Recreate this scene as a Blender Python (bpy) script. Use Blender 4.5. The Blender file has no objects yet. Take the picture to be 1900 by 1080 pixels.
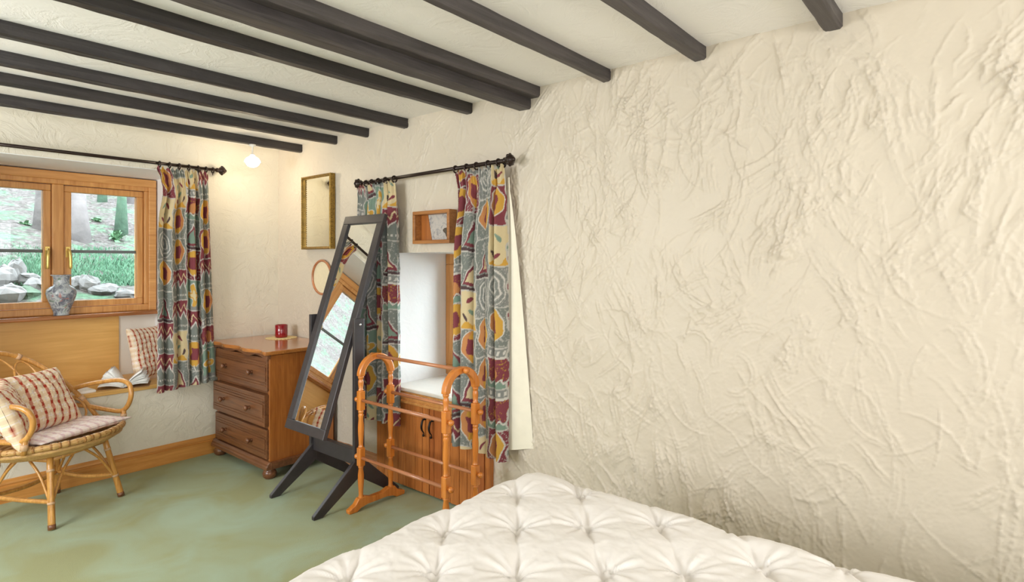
import bpy, math, random
import numpy as np
from mathutils import Vector, Matrix
random.seed(7)
RNG = np.random.default_rng(11)
scene = bpy.context.scene
COL = scene.collection
PI = math.pi

# ------------------------------------------------------------------ camera, world, lights
D, E, H = 2.30, 4.285, 2.22          # right wall x, back wall y, ceiling height (metres)
XL, YF = -1.75, -1.95                # unseen left and front walls
cam_d = bpy.data.cameras.new('camera'); cam = bpy.data.objects.new('camera', cam_d); COL.objects.link(cam)
YAW = math.radians(39.9)
cam.location = (0, 0, 1.35)
cam.rotation_euler = (PI/2, 0, YAW - PI/2)
cam_d.lens = 36*1077/1900; cam_d.sensor_width = 36; cam_d.shift_y = -53/1900; cam_d.clip_start = 0.02
scene.camera = cam
vs = scene.view_settings
scene.display_settings.display_device = 'sRGB'
vs.view_transform = 'Standard'; vs.look = 'None'; vs.gamma = 1; vs.use_curve_mapping = False
vs.exposure = 0.0
try:
    scene.cycles.max_bounces = 10; scene.cycles.diffuse_bounces = 6; scene.cycles.sample_clamp_indirect = 6
    scene.cycles.caustics_reflective = False; scene.cycles.caustics_refractive = False
except Exception: pass

world = bpy.data.worlds.new('sky'); scene.world = world; world.use_nodes = True
bg = world.node_tree.nodes['Background']
bg.inputs[0].default_value = (0.86, 0.94, 1.0, 1); bg.inputs[1].default_value = 12.5   # even overcast sky

def lamp(name, kind, loc, energy, color, target=None, size=None, size_y=None, radius=None):
    l = bpy.data.lights.new(name, kind); l.energy = energy; l.color = color
    if kind == 'AREA':
        l.shape = 'RECTANGLE'; l.size = size; l.size_y = size_y or size
    elif radius: l.shadow_soft_size = radius
    o = bpy.data.objects.new(name, l); COL.objects.link(o); o.location = loc
    if target is not None:
        o.rotation_euler = (Vector(target)-Vector(loc)).to_track_quat('-Z', 'Y').to_euler()
    return o
# unseen side and front-right windows, then added fill lights out of view
lamp('daylight_side_window', 'AREA', (XL+0.06, 2.75, 1.30), 86, (0.86, 0.93, 1.0), (D, 2.9, .35), 1.4, 1.1)
lamp('unseen_front_daylight', 'AREA', (1.25, YF+0.06, 1.40), 25, (0.90, 0.95, 1.0), (1.6, 3, 1.2), 1.3, 1.1)
lamp('unseen_front_daylight', 'AREA', (-1.05, YF+0.06, 1.35), 60, (0.90, 0.95, 1.0), (-0.5, 4, .5), 1.2, 1.1)  # added fill area light, brightens the lower back wall and left side
lamp('room_fill_light', 'POINT', (-0.3, 0.3, 1.85), 3, (1.0, 0.92, 0.80), radius=0.2)  # added unseen warm fill, no fitting belongs to it
lamp('room_fill_light', 'POINT', (-0.75, 2.9, 1.65), 24, (1.0, 0.97, 0.93), radius=0.25)  # added unseen fill for the ceiling and the left of the room

# ------------------------------------------------------------------ materials
def s2l(c):
    return tuple(((x/255)/12.92 if x/255 <= .04045 else ((x/255+.055)/1.055)**2.4) for x in c)
class NT:
    def __init__(s, name):
        s.m = bpy.data.materials.new(name); s.m.use_nodes = True
        s.t = s.m.node_tree; s.n = s.t.nodes; s.b = s.n['Principled BSDF']; s.out = s.n['Material Output']
    def node(s, typ, **kw):
        n = s.n.new(typ)
        for k, v in kw.items():
            if k in n.inputs.keys() if isinstance(k, str) else False: n.inputs[k].default_value = v
            else: setattr(n, k, v)
        return n
    def link(s, a, b): s.t.links.new(a, b)
    def coords(s, scale=(1, 1, 1), rot=(0, 0, 0)):
        tc = s.n.new('ShaderNodeTexCoord'); mp = s.n.new('ShaderNodeMapping')
        mp.inputs['Scale'].default_value = scale; mp.inputs['Rotation'].default_value = rot
        s.link(tc.outputs['Object'], mp.inputs['Vector']); return mp.outputs['Vector']
    def noise(s, vec, scale, detail=4, rough=.5, dist=0):
        n = s.n.new('ShaderNodeTexNoise'); n.inputs['Scale'].default_value = scale
        n.inputs['Detail'].default_value = detail; n.inputs['Roughness'].default_value = rough
        n.inputs['Distortion'].default_value = dist
        s.link(vec, n.inputs['Vector']); return n.outputs['Fac']
    def ramp(s, fac, stops):
        r = s.n.new('ShaderNodeValToRGB'); e = r.color_ramp.elements
        while len(e) < len(stops): e.new(0.5)
        for i, (p, c) in enumerate(stops):
            e[i].position = p; e[i].color = (*c, 1) if len(c) == 3 else c
        s.link(fac, r.inputs['Fac']); return r.outputs['Color']
    def mix(s, fac, a, b, mode='MIX'):
        n = s.n.new('ShaderNodeMix'); n.data_type = 'RGBA'; n.blend_type = mode
        for sock, val in ((n.inputs['Factor'], fac), (n.inputs['A'], a), (n.inputs['B'], b)):
            if hasattr(val, 'is_output'): s.link(val, sock)
            elif isinstance(val, (int, float)): sock.default_value = val
            else: sock.default_value = (*val, 1)
        return n.outputs['Result']
    def mixc(s, fac, a, b, mode='MIX'):
        n = s.n.new('ShaderNodeMix'); n.data_type = 'RGBA'; n.blend_type = mode
        f, A, B = n.inputs[0], n.inputs[6], n.inputs[7]
        for sock, val in ((f, fac), (A, a), (B, b)):
            if hasattr(val, 'is_output'): s.link(val, sock)
            elif isinstance(val, (int, float)): sock.default_value = val
            else: sock.default_value = (*val, 1)
        return n.outputs[2]
    def bump(s, h, strength=.3, dist=.01):
        b = s.n.new('ShaderNodeBump'); b.inputs['Strength'].default_value = strength; b.inputs['Distance'].default_value = dist
        s.link(h, b.inputs['Height']); s.link(b.outputs['Normal'], s.b.inputs['Normal'])
    def base(s, c):
        if hasattr(c, 'is_output'): s.link(c, s.b.inputs['Base Color'])
        else: s.b.inputs['Base Color'].default_value = (*c, 1)
    def rough(s, r): s.b.inputs['Roughness'].default_value = r
    def spec(s, v): s.b.inputs['Specular IOR Level'].default_value = v

def plain(name, rgb, rough=.6, metal=0, var=.12, nscale=30, bump=0, spec=.5):
    k = NT(name); c = s2l(rgb); v = k.coords()
    f = k.noise(v, nscale, 5)
    k.base(k.ramp(f, [(.25, tuple(x*(1-var) for x in c)), (.75, tuple(min(1, x*(1+var)) for x in c))]))
    k.rough(rough); k.b.inputs['Metallic'].default_value = metal; k.spec(spec)
    if bump: k.bump(f, .5, bump)
    return k.m
def wood(name, dark, light, axis='z', grain=1.0, rough=.42, knots=True, bump=.0012, coat=0.0):
    k = NT(name); i = 'xyz'.index(axis)
    sc = [9*grain]*3; sc[i] = .7*grain
    v = k.coords(tuple(sc))
    f1 = k.noise(v, 3.0, 6, .6, 1.2)
    sc2 = [60*grain]*3; sc2[i] = 2.0*grain
    v2 = k.coords(tuple(sc2)); f2 = k.noise(v2, 2.0, 3, .6)
    d, l = s2l(dark), s2l(light); mid = tuple((a+b)/2 for a, b in zip(d, l))
    c1 = k.ramp(f1, [(.30, d), (.5, mid), (.68, l)])
    c = k.mixc(.35, c1, k.ramp(f2, [(.3, d), (.7, l)]), 'MIX')
    if knots:
        sk = [5*grain]*3; sk[i] = 2.6*grain
        vo = k.n.new('ShaderNodeTexVoronoi'); vo.inputs['Scale'].default_value = 1.0
        k.link(k.coords(tuple(sk)), vo.inputs['Vector'])
        kn = k.ramp(vo.outputs['Distance'], [(.03, (1, 1, 1)), (.10, (0, 0, 0))])
        c = k.mixc(kn, c, tuple(x*.28 for x in d))
    k.base(c); k.rough(rough); k.bump(f2, .35, bump)
    if coat: k.b.inputs['Coat Weight'].default_value = coat; k.b.inputs['Coat Roughness'].default_value = .15
    return k.m
def attr_mat(name, rough=.85, trans=0.0, sheen=0.0, weave=900):
    k = NT(name); a = k.n.new('ShaderNodeAttribute'); a.attribute_name = 'Col'
    k.link(a.outputs['Color'], k.b.inputs['Base Color']); k.rough(rough); k.spec(.2)
    f = k.noise(k.coords(), weave, 2); k.bump(f, .15, .001)
    if trans:
        tr = k.n.new('ShaderNodeBsdfTranslucent'); k.link(a.outputs['Color'], tr.inputs['Color'])
        mx = k.n.new('ShaderNodeMixShader'); mx.inputs[0].default_value = trans
        k.link(k.b.outputs[0], mx.inputs[1]); k.link(tr.outputs[0], mx.inputs[2]); k.link(mx.outputs[0], k.out.inputs['Surface'])
    return k.m
def plaster(name, rgb, bump=.004, scale=9, strokes=True):
    k = NT(name); c = s2l(rgb)
    v = k.coords(); f = k.noise(v, 2.2, 4)
    k.base(k.ramp(f, [(.3, tuple(x*.955 for x in c)), (.7, tuple(min(1, x*1.03) for x in c))]))
    k.rough(.55); k.spec(.35)
    h1 = k.noise(v, scale, 7, .58, 1.6)
    h = k.ramp(h1, [(.40, (0, 0, 0)), (.52, (.8, .8, .8)), (.56, (.55, .55, .55)), (.75, (.7, .7, .7))]) if strokes else h1
    k.bump(h, .6, bump)
    return k.m
def plaster_fine(name, rgb):
    k = NT(name); c = s2l(rgb); v = k.coords()
    f = k.noise(v, 1.6, 4)
    k.base(k.ramp(f, [(.3, tuple(x*.96 for x in c)), (.7, tuple(min(1, x*1.02) for x in c))]))
    k.rough(.46); k.spec(.4); k.bump(k.noise(v, 70, 5, .6), .25, .0015); return k.m
def glass_mat(name):
    k = NT(name); k.n.remove(k.b)
    t = k.n.new('ShaderNodeBsdfTransparent'); t.inputs[0].default_value = (.96, .985, .98, 1)
    g = k.n.new('ShaderNodeBsdfGlossy'); g.inputs['Roughness'].default_value = 0.0
    fr = k.n.new('ShaderNodeFresnel'); fr.inputs[0].default_value = 1.3
    mx = k.n.new('ShaderNodeMixShader'); k.link(fr.outputs[0], mx.inputs[0]); k.link(t.outputs[0], mx.inputs[1]); k.link(g.outputs[0], mx.inputs[2])
    k.link(mx.outputs[0], k.out.inputs['Surface']); return k.m
def mirror_mat(name, tint=(.93, .94, .93)):
    k = NT(name); k.base(tint); k.b.inputs['Metallic'].default_value = 1; k.rough(.012); return k.m
def emis(name, rgb, strength):
    k = NT(name); k.base((.9, .9, .9)); k.b.inputs['Emission Color'].default_value = (*rgb, 1); k.b.inputs['Emission Strength'].default_value = strength; return k.m

M = {}
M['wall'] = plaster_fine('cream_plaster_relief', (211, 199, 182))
M['wallB'] = plaster('cream_plaster', (228, 220, 204), .005, 8)
M['wallp'] = plaster('cream_plaster_plain', (230, 224, 212), .0015, 22, False)
M['reveal'] = plaster('white_painted_plaster', (240, 240, 240), .003, 12, False)
M['ceil'] = plaster('ceiling_plaster', (246, 242, 238), .0025, 6)
M['beam'] = wood('black_stained_oak', (30, 26, 26), (66, 60, 60), 'x', .8, .45, False, .003)
M['beam2'] = wood('black_stained_oak_paler', (46, 41, 41), (90, 83, 82), 'x', .9, .5, False, .003)  # paler tone for the main beam and the nearer ones
k = NT('sage_carpet'); v = k.coords(); f = k.noise(v, 420, 3, .7); g = k.noise(v, 2.4, 3, .55, .8)
k.base(k.mixc(.6, k.ramp(f, [(.3, s2l((142, 150, 116))), (.7, s2l((196, 204, 174)))]), k.ramp(g, [(.35, s2l((160, 158, 112))), (.65, s2l((172, 192, 170)))])))  # broad mottling paints nap shading into the carpet colour
k.rough(.95); k.spec(.1); k.bump(f, .7, .004); M['carpet'] = k.m
M['pine'] = wood('honey_pine', (190, 126, 64), (228, 170, 104), 'x', 1.0, .34, True, .0008)
M['pinez'] = wood('honey_pine_upright', (190, 126, 64), (228, 170, 104), 'z', 1.0, .34, True, .0008)
M['ply'] = wood('varnished_plywood', (212, 160, 84), (234, 188, 112), 'x', .7, .4, False, .0004)
M['sill'] = wood('sill_pine', (120, 72, 38), (184, 118, 66), 'x', 1.2, .25, False)
M['skirt'] = wood('pine_skirting', (184, 118, 52), (220, 158, 84), 'x', .9, .4, True)
M['skirty'] = wood('pine_skirting_side', (150, 100, 66), (196, 146, 104), 'y', .9, .4, True)
M['chest_front'] = wood('brown_pine_shaded', (84, 48, 28), (136, 88, 56), 'y', 1.1, .32, True, .0008, .2)  # same pine as the side, with the front's shade put into its colour
M['chest_side'] = wood('waxed_pine_side', (140, 76, 30), (190, 118, 56), 'z', 1.1, .28, True, .0006, .3)
M['chest_top'] = wood('waxed_pine_top', (150, 88, 38), (196, 128, 66), 'y', 1.0, .16, True, .0004, .5)
M['plank'] = wood('orange_pine_plank', (150, 82, 34), (206, 130, 66), 'z', 1.3, .36, True, .0008)
M['plank2'] = wood('red_pine_plank', (138, 70, 32), (188, 112, 58), 'z', 1.5, .36, True, .0008)
M['rack'] = wood('orange_varnished_beech', (190, 106, 36), (226, 142, 62), 'z', .7, .22, False, .0003, .4)
M['rail'] = wood('beech_rail', (160, 96, 62), (204, 140, 98), 'y', .8, .25, False, .0003, .3)
M['black'] = plain('black_painted_wood', (60, 55, 57), .38, 0, .2, 14, .0004, .5)
M['rattan'] = wood('honey_rattan', (158, 102, 42), (216, 160, 84), 'z', 2.0, .3, False, .0006, .2)
M['cane'] = wood('split_cane_weave', (150, 104, 52), (214, 174, 112), 'x', 6, .45, False, .002)
M['wrap'] = plain('pale_cane_binding', (196, 158, 122), .5, 0, .2, 90, .002)
M['wrapdark'] = plain('brown_cane_binding', (150, 104, 52), .5, 0, .35, 120, .002)
M['gold'] = plain('gilt_frame', (150, 118, 54), .42, .55, .4, 60, .003)
M['mirror'] = mirror_mat('silvered_mirror')
M['mirror_old'] = mirror_mat('silvered_mirror_warm', (.93, .91, .80))
M['glass'] = glass_mat('window_glass')
M['brass'] = plain('polished_brass', (222, 192, 110), .28, .7, .05)
M['boxwood'] = wood('brown_frame_wood', (132, 80, 36), (184, 124, 66), 'y', 1.2, .4, False)
M['linen'] = plain('cream_linen', (228, 214, 182), .8, 0, .05, 60)
M['iron'] = plain('black_iron', (32, 27, 25), .4, .5, .2, 30)
M['rod'] = plain('dark_bronze_rod', (48, 34, 28), .3, .4, .2, 30)
M['lead'] = plain('grey_glazing_bar', (112, 116, 116), .5, .2, .1)
M['curtain'] = attr_mat('printed_curtain_cotton', .85, .10)
M['lining'] = plain('cream_curtain_lining', (238, 230, 212), .9, 0, .03, 20)
M['check'] = attr_mat('checked_cushion_cotton', .9)
M['duvet'] = plain('ivory_cotton', (244, 238, 230), .75, 0, .015, 8, 0, .25)
k = NT('ivory_pintuck_cotton'); k.base(s2l((238, 232, 228))); k.rough(.62); k.spec(.3)
k.b.inputs['Sheen Weight'].default_value = .15; v = k.coords(); k.bump(k.noise(v, 38, 5, .6, 1.5), .10, .004); M['duvet'] = k.m
M['redglass'] = plain('ruby_glass', (140, 10, 26), .08, 0, .2, 10, 0, .8)
M['doily'] = plain('cream_lace', (226, 204, 150), .9, 0, .15, 220, .002)
M['paper'] = plain('white_paper', (250, 249, 246), .8, 0, .02, 50)
M['cover'] = plain('dark_book_cover', (150, 110, 70), .5, 0, .2, 20)
M['white'] = plain('white_enamel', (236, 232, 224), .3, 0, .03)
M['bulb'] = emis('lit_bulb', (1.0, .93, .78), 14)
M['litshade'] = emis('lit_glass_shade', (1.0, .93, .80), 1.6)
M['screw'] = plain('steel_screw', (210, 210, 214), .25, 1, .05)
# vase glaze
k = NT('patterned_porcelain'); v = k.coords(); 
f = k.noise(v, 26, 4, .6, 1.0); g = k.noise(v, 14, 3, .5, 2.0)
c = k.ramp(f, [(.36, s2l((104, 108, 122))), (.47, s2l((152, 158, 166))), (.56, s2l((196, 200, 204))), (.66, s2l((120, 140, 130)))])
k.base(k.mixc(k.ramp(g, [(.60, (0, 0, 0)), (.68, (1, 1, 1))]), c, s2l((176, 128, 124)))); k.rough(.25); M['vase'] = k.m
# picture inside the box frame
k = NT('faded_picture'); v = k.coords(); f = k.noise(v, 24, 6, .65, .8)
k.base(k.ramp(f, [(.35, s2l((176, 170, 170))), (.5, s2l((196, 188, 180))), (.62, s2l((150, 146, 148)))])); k.rough(.4); M['picture'] = k.m
M['animal'] = plain('dark_brown_fur', (84, 74, 64), .9, 0, .45, 80, .004)
# outdoors
k = NT('woodland_floor'); v = k.coords(); f = k.noise(v, 3.0, 8, .7, .6); g = k.noise(v, .55, 4, .6); hh = k.noise(v, 22, 5, .7)
lit = k.ramp(hh, [(.3, s2l((34, 27, 23))), (.5, s2l((72, 65, 62))), (.7, s2l((108, 101, 101)))])
grs = k.ramp(hh, [(.3, s2l((36, 66, 44))), (.7, s2l((84, 122, 92)))])
k.base(k.mixc(k.ramp(f, [(.50, (0, 0, 0)), (.62, (1, 1, 1))]), lit, grs)); k.rough(.95); k.bump(hh, .8, .05); M['ground'] = k.m
k = NT('lawn_grass'); v = k.coords(); hh = k.noise(v, 16, 5, .7)
k.base(k.ramp(hh, [(.3, s2l((50, 88, 62))), (.7, s2l((88, 124, 100)))])); k.rough(.9); M['grass'] = k.m
M['gravel'] = plain('pale_gravel', (132,128,125), .95, 0, .3, 60, .02)
M['rock'] = plain('lichened_rock', (98,96,95), .9, 0, .35, 9, .02)
M['rockg'] = plain('mossy_rock', (66,84,68), .95, 0, .35, 9, .02)
M['bark'] = plain('grey_bark', (82,77,76), .95, 0, .3, 12, .03)
M['barkp'] = plain('pale_bark', (104,98,98), .95, 0, .2, 9, .03)
M['barkg'] = plain('mossy_bark', (62,84,68), .95, 0, .3, 12, .03)
M['leaf'] = plain('fern_green', (76,112,78), .8, 0, .35, 6)

# ------------------------------------------------------------------ mesh helpers
def org(parent):
    o = Vector((0, 0, 0)); p = parent
    while p is not None: o += p.location; p = p.parent
    return o
class MB:
    def __init__(s): s.v = []; s.f = []; s.sm = []
    def add(s, vs_, fs, smooth=False):
        b = len(s.v); s.v += [tuple(p) for p in vs_]; s.f += [tuple(i+b for i in q) for q in fs]; s.sm += [smooth]*len(fs); return s
    def box(s, x0, x1, y0, y1, z0, z1):
        x0, x1 = min(x0, x1), max(x0, x1); y0, y1 = min(y0, y1), max(y0, y1); z0, z1 = min(z0, z1), max(z0, z1)
        return s.add([(x0,y0,z0),(x1,y0,z0),(x1,y1,z0),(x0,y1,z0),(x0,y0,z1),(x1,y0,z1),(x1,y1,z1),(x0,y1,z1)],
                     [(0,3,2,1),(4,5,6,7),(0,1,5,4),(1,2,6,5),(2,3,7,6),(3,0,4,7)])
    def obox(s, c, ax, hs):
        c = Vector(c); A = [Vector(a).normalized()*h for a, h in zip(ax, hs)]
        vs_ = [c+A[0]*i+A[1]*j+A[2]*k for k in (-1, 1) for i, j in ((-1,-1),(1,-1),(1,1),(-1,1))]
        return s.add(vs_, [(0,3,2,1),(4,5,6,7),(0,1,5,4),(1,2,6,5),(2,3,7,6),(3,0,4,7)])
    def tube(s, pts, r, n=10, closed=False, flat=None):
        P = [Vector(p) for p in pts]; m = len(P); R = r if hasattr(r, '__len__') else [r]*m
        T = []
        for i in range(m):
            a = P[(i-1) % m] if (closed or i > 0) else P[i]; b = P[(i+1) % m] if (closed or i < m-1) else P[i]
            T.append((b-a).normalized())
        up = Vector((0, 0, 1)) if abs(T[0].z) < .9 else Vector((1, 0, 0))
        N = [(up - T[0]*up.dot(T[0])).normalized()]
        for i in range(1, m):
            x = N[-1]-T[i]*N[-1].dot(T[i]); N.append(x.normalized() if x.length > 1e-6 else N[-1])
        vs_ = []
        for i in range(m):
            B = T[i].cross(N[i])
            for j in range(n):
                th = 2*PI*j/n; vs_.append(P[i]+(N[i]*math.cos(th)+B*math.sin(th))*R[i])
        fs = []; L = m if closed else m-1
        for i in range(L):
            for j in range(n):
                a, b = i*n, ((i+1) % m)*n; fs.append((a+j, a+(j+1) % n, b+(j+1) % n, b+j))
        s.add(vs_, fs, True)
        if not closed:
            b0 = len(s.v)-m*n
            s.f += [tuple(b0+j for j in reversed(range(n))), tuple(b0+(m-1)*n+j for j in range(n))]; s.sm += [False, False]
        return s
    def lathe(s, prof, c, axis=(0, 0, 1), n=20):
        c = Vector(c); a = Vector(axis).normalized(); u = a.orthogonal().normalized(); w = a.cross(u)
        vs_ = []; fs = []
        for r, h in prof:
            for j in range(n):
                th = 2*PI*j/n; vs_.append(c+a*h+(u*math.cos(th)+w*math.sin(th))*max(r, 1e-5))
        for i in range(len(prof)-1):
            for j in range(n): fs.append((i*n+j, i*n+(j+1) % n, (i+1)*n+(j+1) % n, (i+1)*n+j))
        s.add(vs_, fs, True); b0 = len(s.v)-len(prof)*n
        s.f += [tuple(b0+j for j in reversed(range(n))), tuple(b0+(len(prof)-1)*n+j for j in range(n))]; s.sm += [False, False]
        return s
    def prism(s, poly, fn, c0, c1):
        """poly: list of (a,b); fn(a,b,c) -> xyz; extruded c0..c1"""
        n = len(poly); vs_ = [fn(a, b, c0) for a, b in poly]+[fn(a, b, c1) for a, b in poly]
        fs = [tuple(reversed(range(n))), tuple(range(n, 2*n))]+[(i, (i+1) % n, n+(i+1) % n, n+i) for i in range(n)]
        return s.add(vs_, fs)
    def ball(s, c, r, n=12, sc=(1, 1, 1)):
        m = n//2+1; vs_ = []; fs = []
        for i in range(m+1):
            ph = PI*i/m
            for j in range(n):
                th = 2*PI*j/n
                vs_.append((c[0]+r*sc[0]*math.sin(ph)*math.cos(th), c[1]+r*sc[1]*math.sin(ph)*math.sin(th), c[2]+r*sc[2]*math.cos(ph)))
        for i in range(m):
            for j in range(n): fs.append((i*n+j, (i+1)*n+j, (i+1)*n+(j+1) % n, i*n+(j+1) % n))
        return s.add(vs_, fs, True)
    def build(s, name, mat, parent=None, origin=None, bevel=0, kind=None, fix=True):
        me = bpy.data.meshes.new(name); o0 = org(parent) if parent is not None else Vector(origin or (0, 0, 0))
        me.from_pydata([tuple(Vector(p)-o0) for p in s.v], [], s.f)
        me.polygons.foreach_set('use_smooth', s.sm); me.materials.append(mat); me.update()
        if fix:
            import bmesh
            bm = bmesh.new(); bm.from_mesh(me); bmesh.ops.recalc_face_normals(bm, faces=bm.faces); bm.to_mesh(me); bm.free()
        o = bpy.data.objects.new(name, me); COL.objects.link(o)
        if parent is not None: o.parent = parent
        else: o.location = o0
        if bevel:
            b = o.modifiers.new('soft_edge', 'BEVEL'); b.width = bevel; b.segments = 2; b.limit_method = 'ANGLE'; b.angle_limit = .7
        if kind: o['kind'] = kind
        return o
def grid_obj(name, P, mat, parent=None, origin=None, mask=None, col=None, smooth=True, kind=None, closed_u=False):
    n, m = P.shape[:2]; o0 = org(parent) if parent is not None else Vector(origin or (0, 0, 0))
    V = (P.reshape(-1, 3)-np.array(o0)).astype(np.float32)
    I = np.arange(n*m).reshape(n, m)
    Q = np.stack([I[:-1, :-1], I[1:, :-1], I[1:, 1:], I[:-1, 1:]], -1).reshape(-1, 4)
    if mask is not None: Q = Q[mask.reshape(-1)]
    me = bpy.data.meshes.new(name); me.vertices.add(len(V)); me.vertices.foreach_set('co', V.ravel())
    me.loops.add(Q.size); me.loops.foreach_set('vertex_index', Q.ravel().astype(np.int32))
    me.polygons.add(len(Q)); me.polygons.foreach_set('loop_start', np.arange(0, Q.size, 4, dtype=np.int32))
    me.polygons.foreach_set('use_smooth', np.full(len(Q), smooth)); me.update(calc_edges=True); me.validate()
    if col is not None:
        a = me.color_attributes.new('Col', 'FLOAT_COLOR', 'POINT')
        c = np.ones((n*m, 4), np.float32); c[:, :3] = col.reshape(-1, 3); a.data.foreach_set('color', c.ravel())
    me.materials.append(mat); o = bpy.data.objects.new(name, me); COL.objects.link(o)
    if parent is not None: o.parent = parent
    else: o.location = o0
    if kind: o['kind'] = kind
    return o
def thing(name, label, cat, loc, group=None):
    o = bpy.data.objects.new(name, None); COL.objects.link(o); o.location = loc; o.empty_display_size = .05
    o['label'] = label; o['category'] = cat
    if group: o['group'] = group
    return o
def tag(o, label, cat, group=None):
    o['label'] = label; o['category'] = cat
    if group: o['group'] = group
    return o
def struct(o): o['kind'] = 'structure'; return o
def empty_struct(name, loc):
    o = bpy.data.objects.new(name, None); COL.objects.link(o); o.location = loc; o['kind'] = 'structure'; o.empty_display_size = .05; return o
def lin(rgb): return np.array(s2l(rgb))
def smooth_path(pts, n=8):
    """Catmull-Rom through pts"""
    P = [Vector(p) for p in pts]; P = [P[0]*2-P[1]]+P+[P[-1]*2-P[-2]]; out = []
    for i in range(1, len(P)-2):
        a, b, c, d = P[i-1:i+3]
        for k_ in range(n):
            t = k_/n
            out.append(.5*((2*b)+(c-a)*t+(2*a-5*b+4*c-d)*t*t+(3*b-a-3*c+d)*t**3))
    out.append(P[-2]); return out

# ------------------------------------------------------------------ room shell
struct(MB().box(XL, D+.6, YF, E+.8, -.06, 0).build('floor', M['carpet']))
struct(MB().box(XL-.1, D+.6, YF-.1, E+.8, H, H+.08).build('ceiling', M['ceil']))
struct(MB().box(XL-.1, XL, YF-.1, E+.8, 0, H).build('wall_left', M['wallp']))
struct(MB().box(XL, D+.1, YF-.1, YF, 0, H).build('wall_front', M['wallp']))

# right wall: trowelled plaster as a real relief
WY0, WY1, WZ0, WZ1 = 2.16, 2.84, .60, 1.408      # window recess in the right wall
step = .0045
ys = np.arange(-.35, E+.001, step); ys = np.append(ys, E) if ys[-1] < E else ys
zs = np.linspace(0, H, int(H/step)+1)
YY, ZZ = np.meshgrid(ys, zs, indexing='ij')
def fnoise(shape, beta, sx=1., sy=1., seed=0):
    r = np.random.default_rng(seed); w = r.standard_normal(shape)
    fx = np.fft.fftfreq(shape[0])[:, None]*sx; fy = np.fft.rfftfreq(shape[1])[None]*sy
    k_ = np.sqrt(fx**2+fy**2); k_[0, 0] = 1; F = np.fft.rfft2(w)*k_**(-beta/2); F[0, 0] = 0
    a = np.fft.irfft2(F, s=shape); return a/a.std()
hgt = 0.0014*fnoise(YY.shape, 3.3, seed=3)+.00022*fnoise(YY.shape, 1.6, seed=4)
R = np.random.default_rng(5)
cl = [(R.uniform(-.35, E), R.uniform(0.1, H), R.uniform(-1, 1)) for _ in range(190)]
wrp = fnoise(YY.shape, 3.0, seed=8); wrp2 = fnoise(YY.shape, 2.2, seed=9)
for q in range(3000):
    if q % 4: c = cl[R.integers(len(cl))]; cy, cz, ori = c[0]+R.normal(0, .10), c[1]+R.normal(0, .10), c[2]+R.normal(0, .35)
    else: cy, cz, ori = R.uniform(-.35, E), R.uniform(0, H), R.uniform(-1.6, 1.6)
    Rr = R.uniform(.06, .5) if R.random() < .6 else R.uniform(.5, 1.5)
    Ln = min(R.uniform(.03, .20), Rr*1.6); w = R.uniform(.0022, .0042); amp = R.uniform(.0008, .0040)*(1.3 if cy < 1.6 else .8)
    if cy > 2.9: amp *= .7
    th0 = R.choice([0, PI])+ori*.7                # direction from arc centre to the stroke: strokes mostly upright
    oy, oz = cy-Rr*math.cos(th0), cz-Rr*math.sin(th0)
    i0, i1 = np.searchsorted(ys, [cy-Ln-.05, cy+Ln+.05]); j0, j1 = np.searchsorted(zs, [cz-Ln-.05, cz+Ln+.05])
    if i1-i0 < 2 or j1-j0 < 2: continue
    y, z = YY[i0:i1, j0:j1]-oy, ZZ[i0:i1, j0:j1]-oz
    rr = np.hypot(y, z); ang = np.arctan2(z, y)-th0; ang = (ang+PI) % (2*PI)-PI
    along = ang*Rr/Ln
    sd = rr-Rr+.006*wrp[i0:i1, j0:j1]+.0022*wrp2[i0:i1, j0:j1]
    tap = np.clip(1-along**2, 0, 1)**.7*(1+.35*wrp2[i0:i1, j0:j1]).clip(.2, 1.8)
    side = 1 if R.random() < .6 else -1
    nr = R.choice([1, 1, 2, 3, 5])
    for e_ in range(nr):
        x = (sd-e_*R.uniform(.009, .015))*side
        prof = np.where(x > 0, np.exp(-(x/w)**2), np.exp(-np.abs(x)/(w*1.7)))
        hgt[i0:i1, j0:j1] += amp*prof*tap*(.8 if e_ else 1)
hgt[:, :3] *= 0; 
XX = D-.004-hgt
cellY = (ys[:-1]+ys[1:])/2; cellZ = (zs[:-1]+zs[1:])/2
hole = ((cellY[:, None] > WY0) & (cellY[:, None] < WY1) & (cellZ[None] > WZ0) & (cellZ[None] < WZ1))
struct(grid_obj('wall_right', np.stack([XX, YY, ZZ], -1)[:, ::-1], M['wall'], mask=~hole[:, ::-1]))
w = MB().box(D, D+.12, YF, -.3, 0, H)                       # backing of the same wall
w.box(D+.012, D+.5, WY1+.012, E, 0, H).box(D+.012, D+.5, -.3, WY0-.012, 0, H).box(D+.012, D+.5, WY0-.012, WY1+.012, WZ1+.012, H).box(D+.012, D+.5, WY0-.012, WY1+.012, 0, WZ0-.035)
struct(w.build('wall_right_backing', M['wallp']))
# white plastered reveals of the recess
r = MB().box(D-.001, D+.47, WY1, WY1+.01, WZ0-.03, WZ1+.01).box(D-.001, D+.47, WY0-.01, WY0, WZ0-.03, WZ1+.01).box(D-.001, D+.47, WY0, WY1, WZ1, WZ1+.01)
struct(r.build('trim_1', M['reveal'], bevel=.008))

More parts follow.
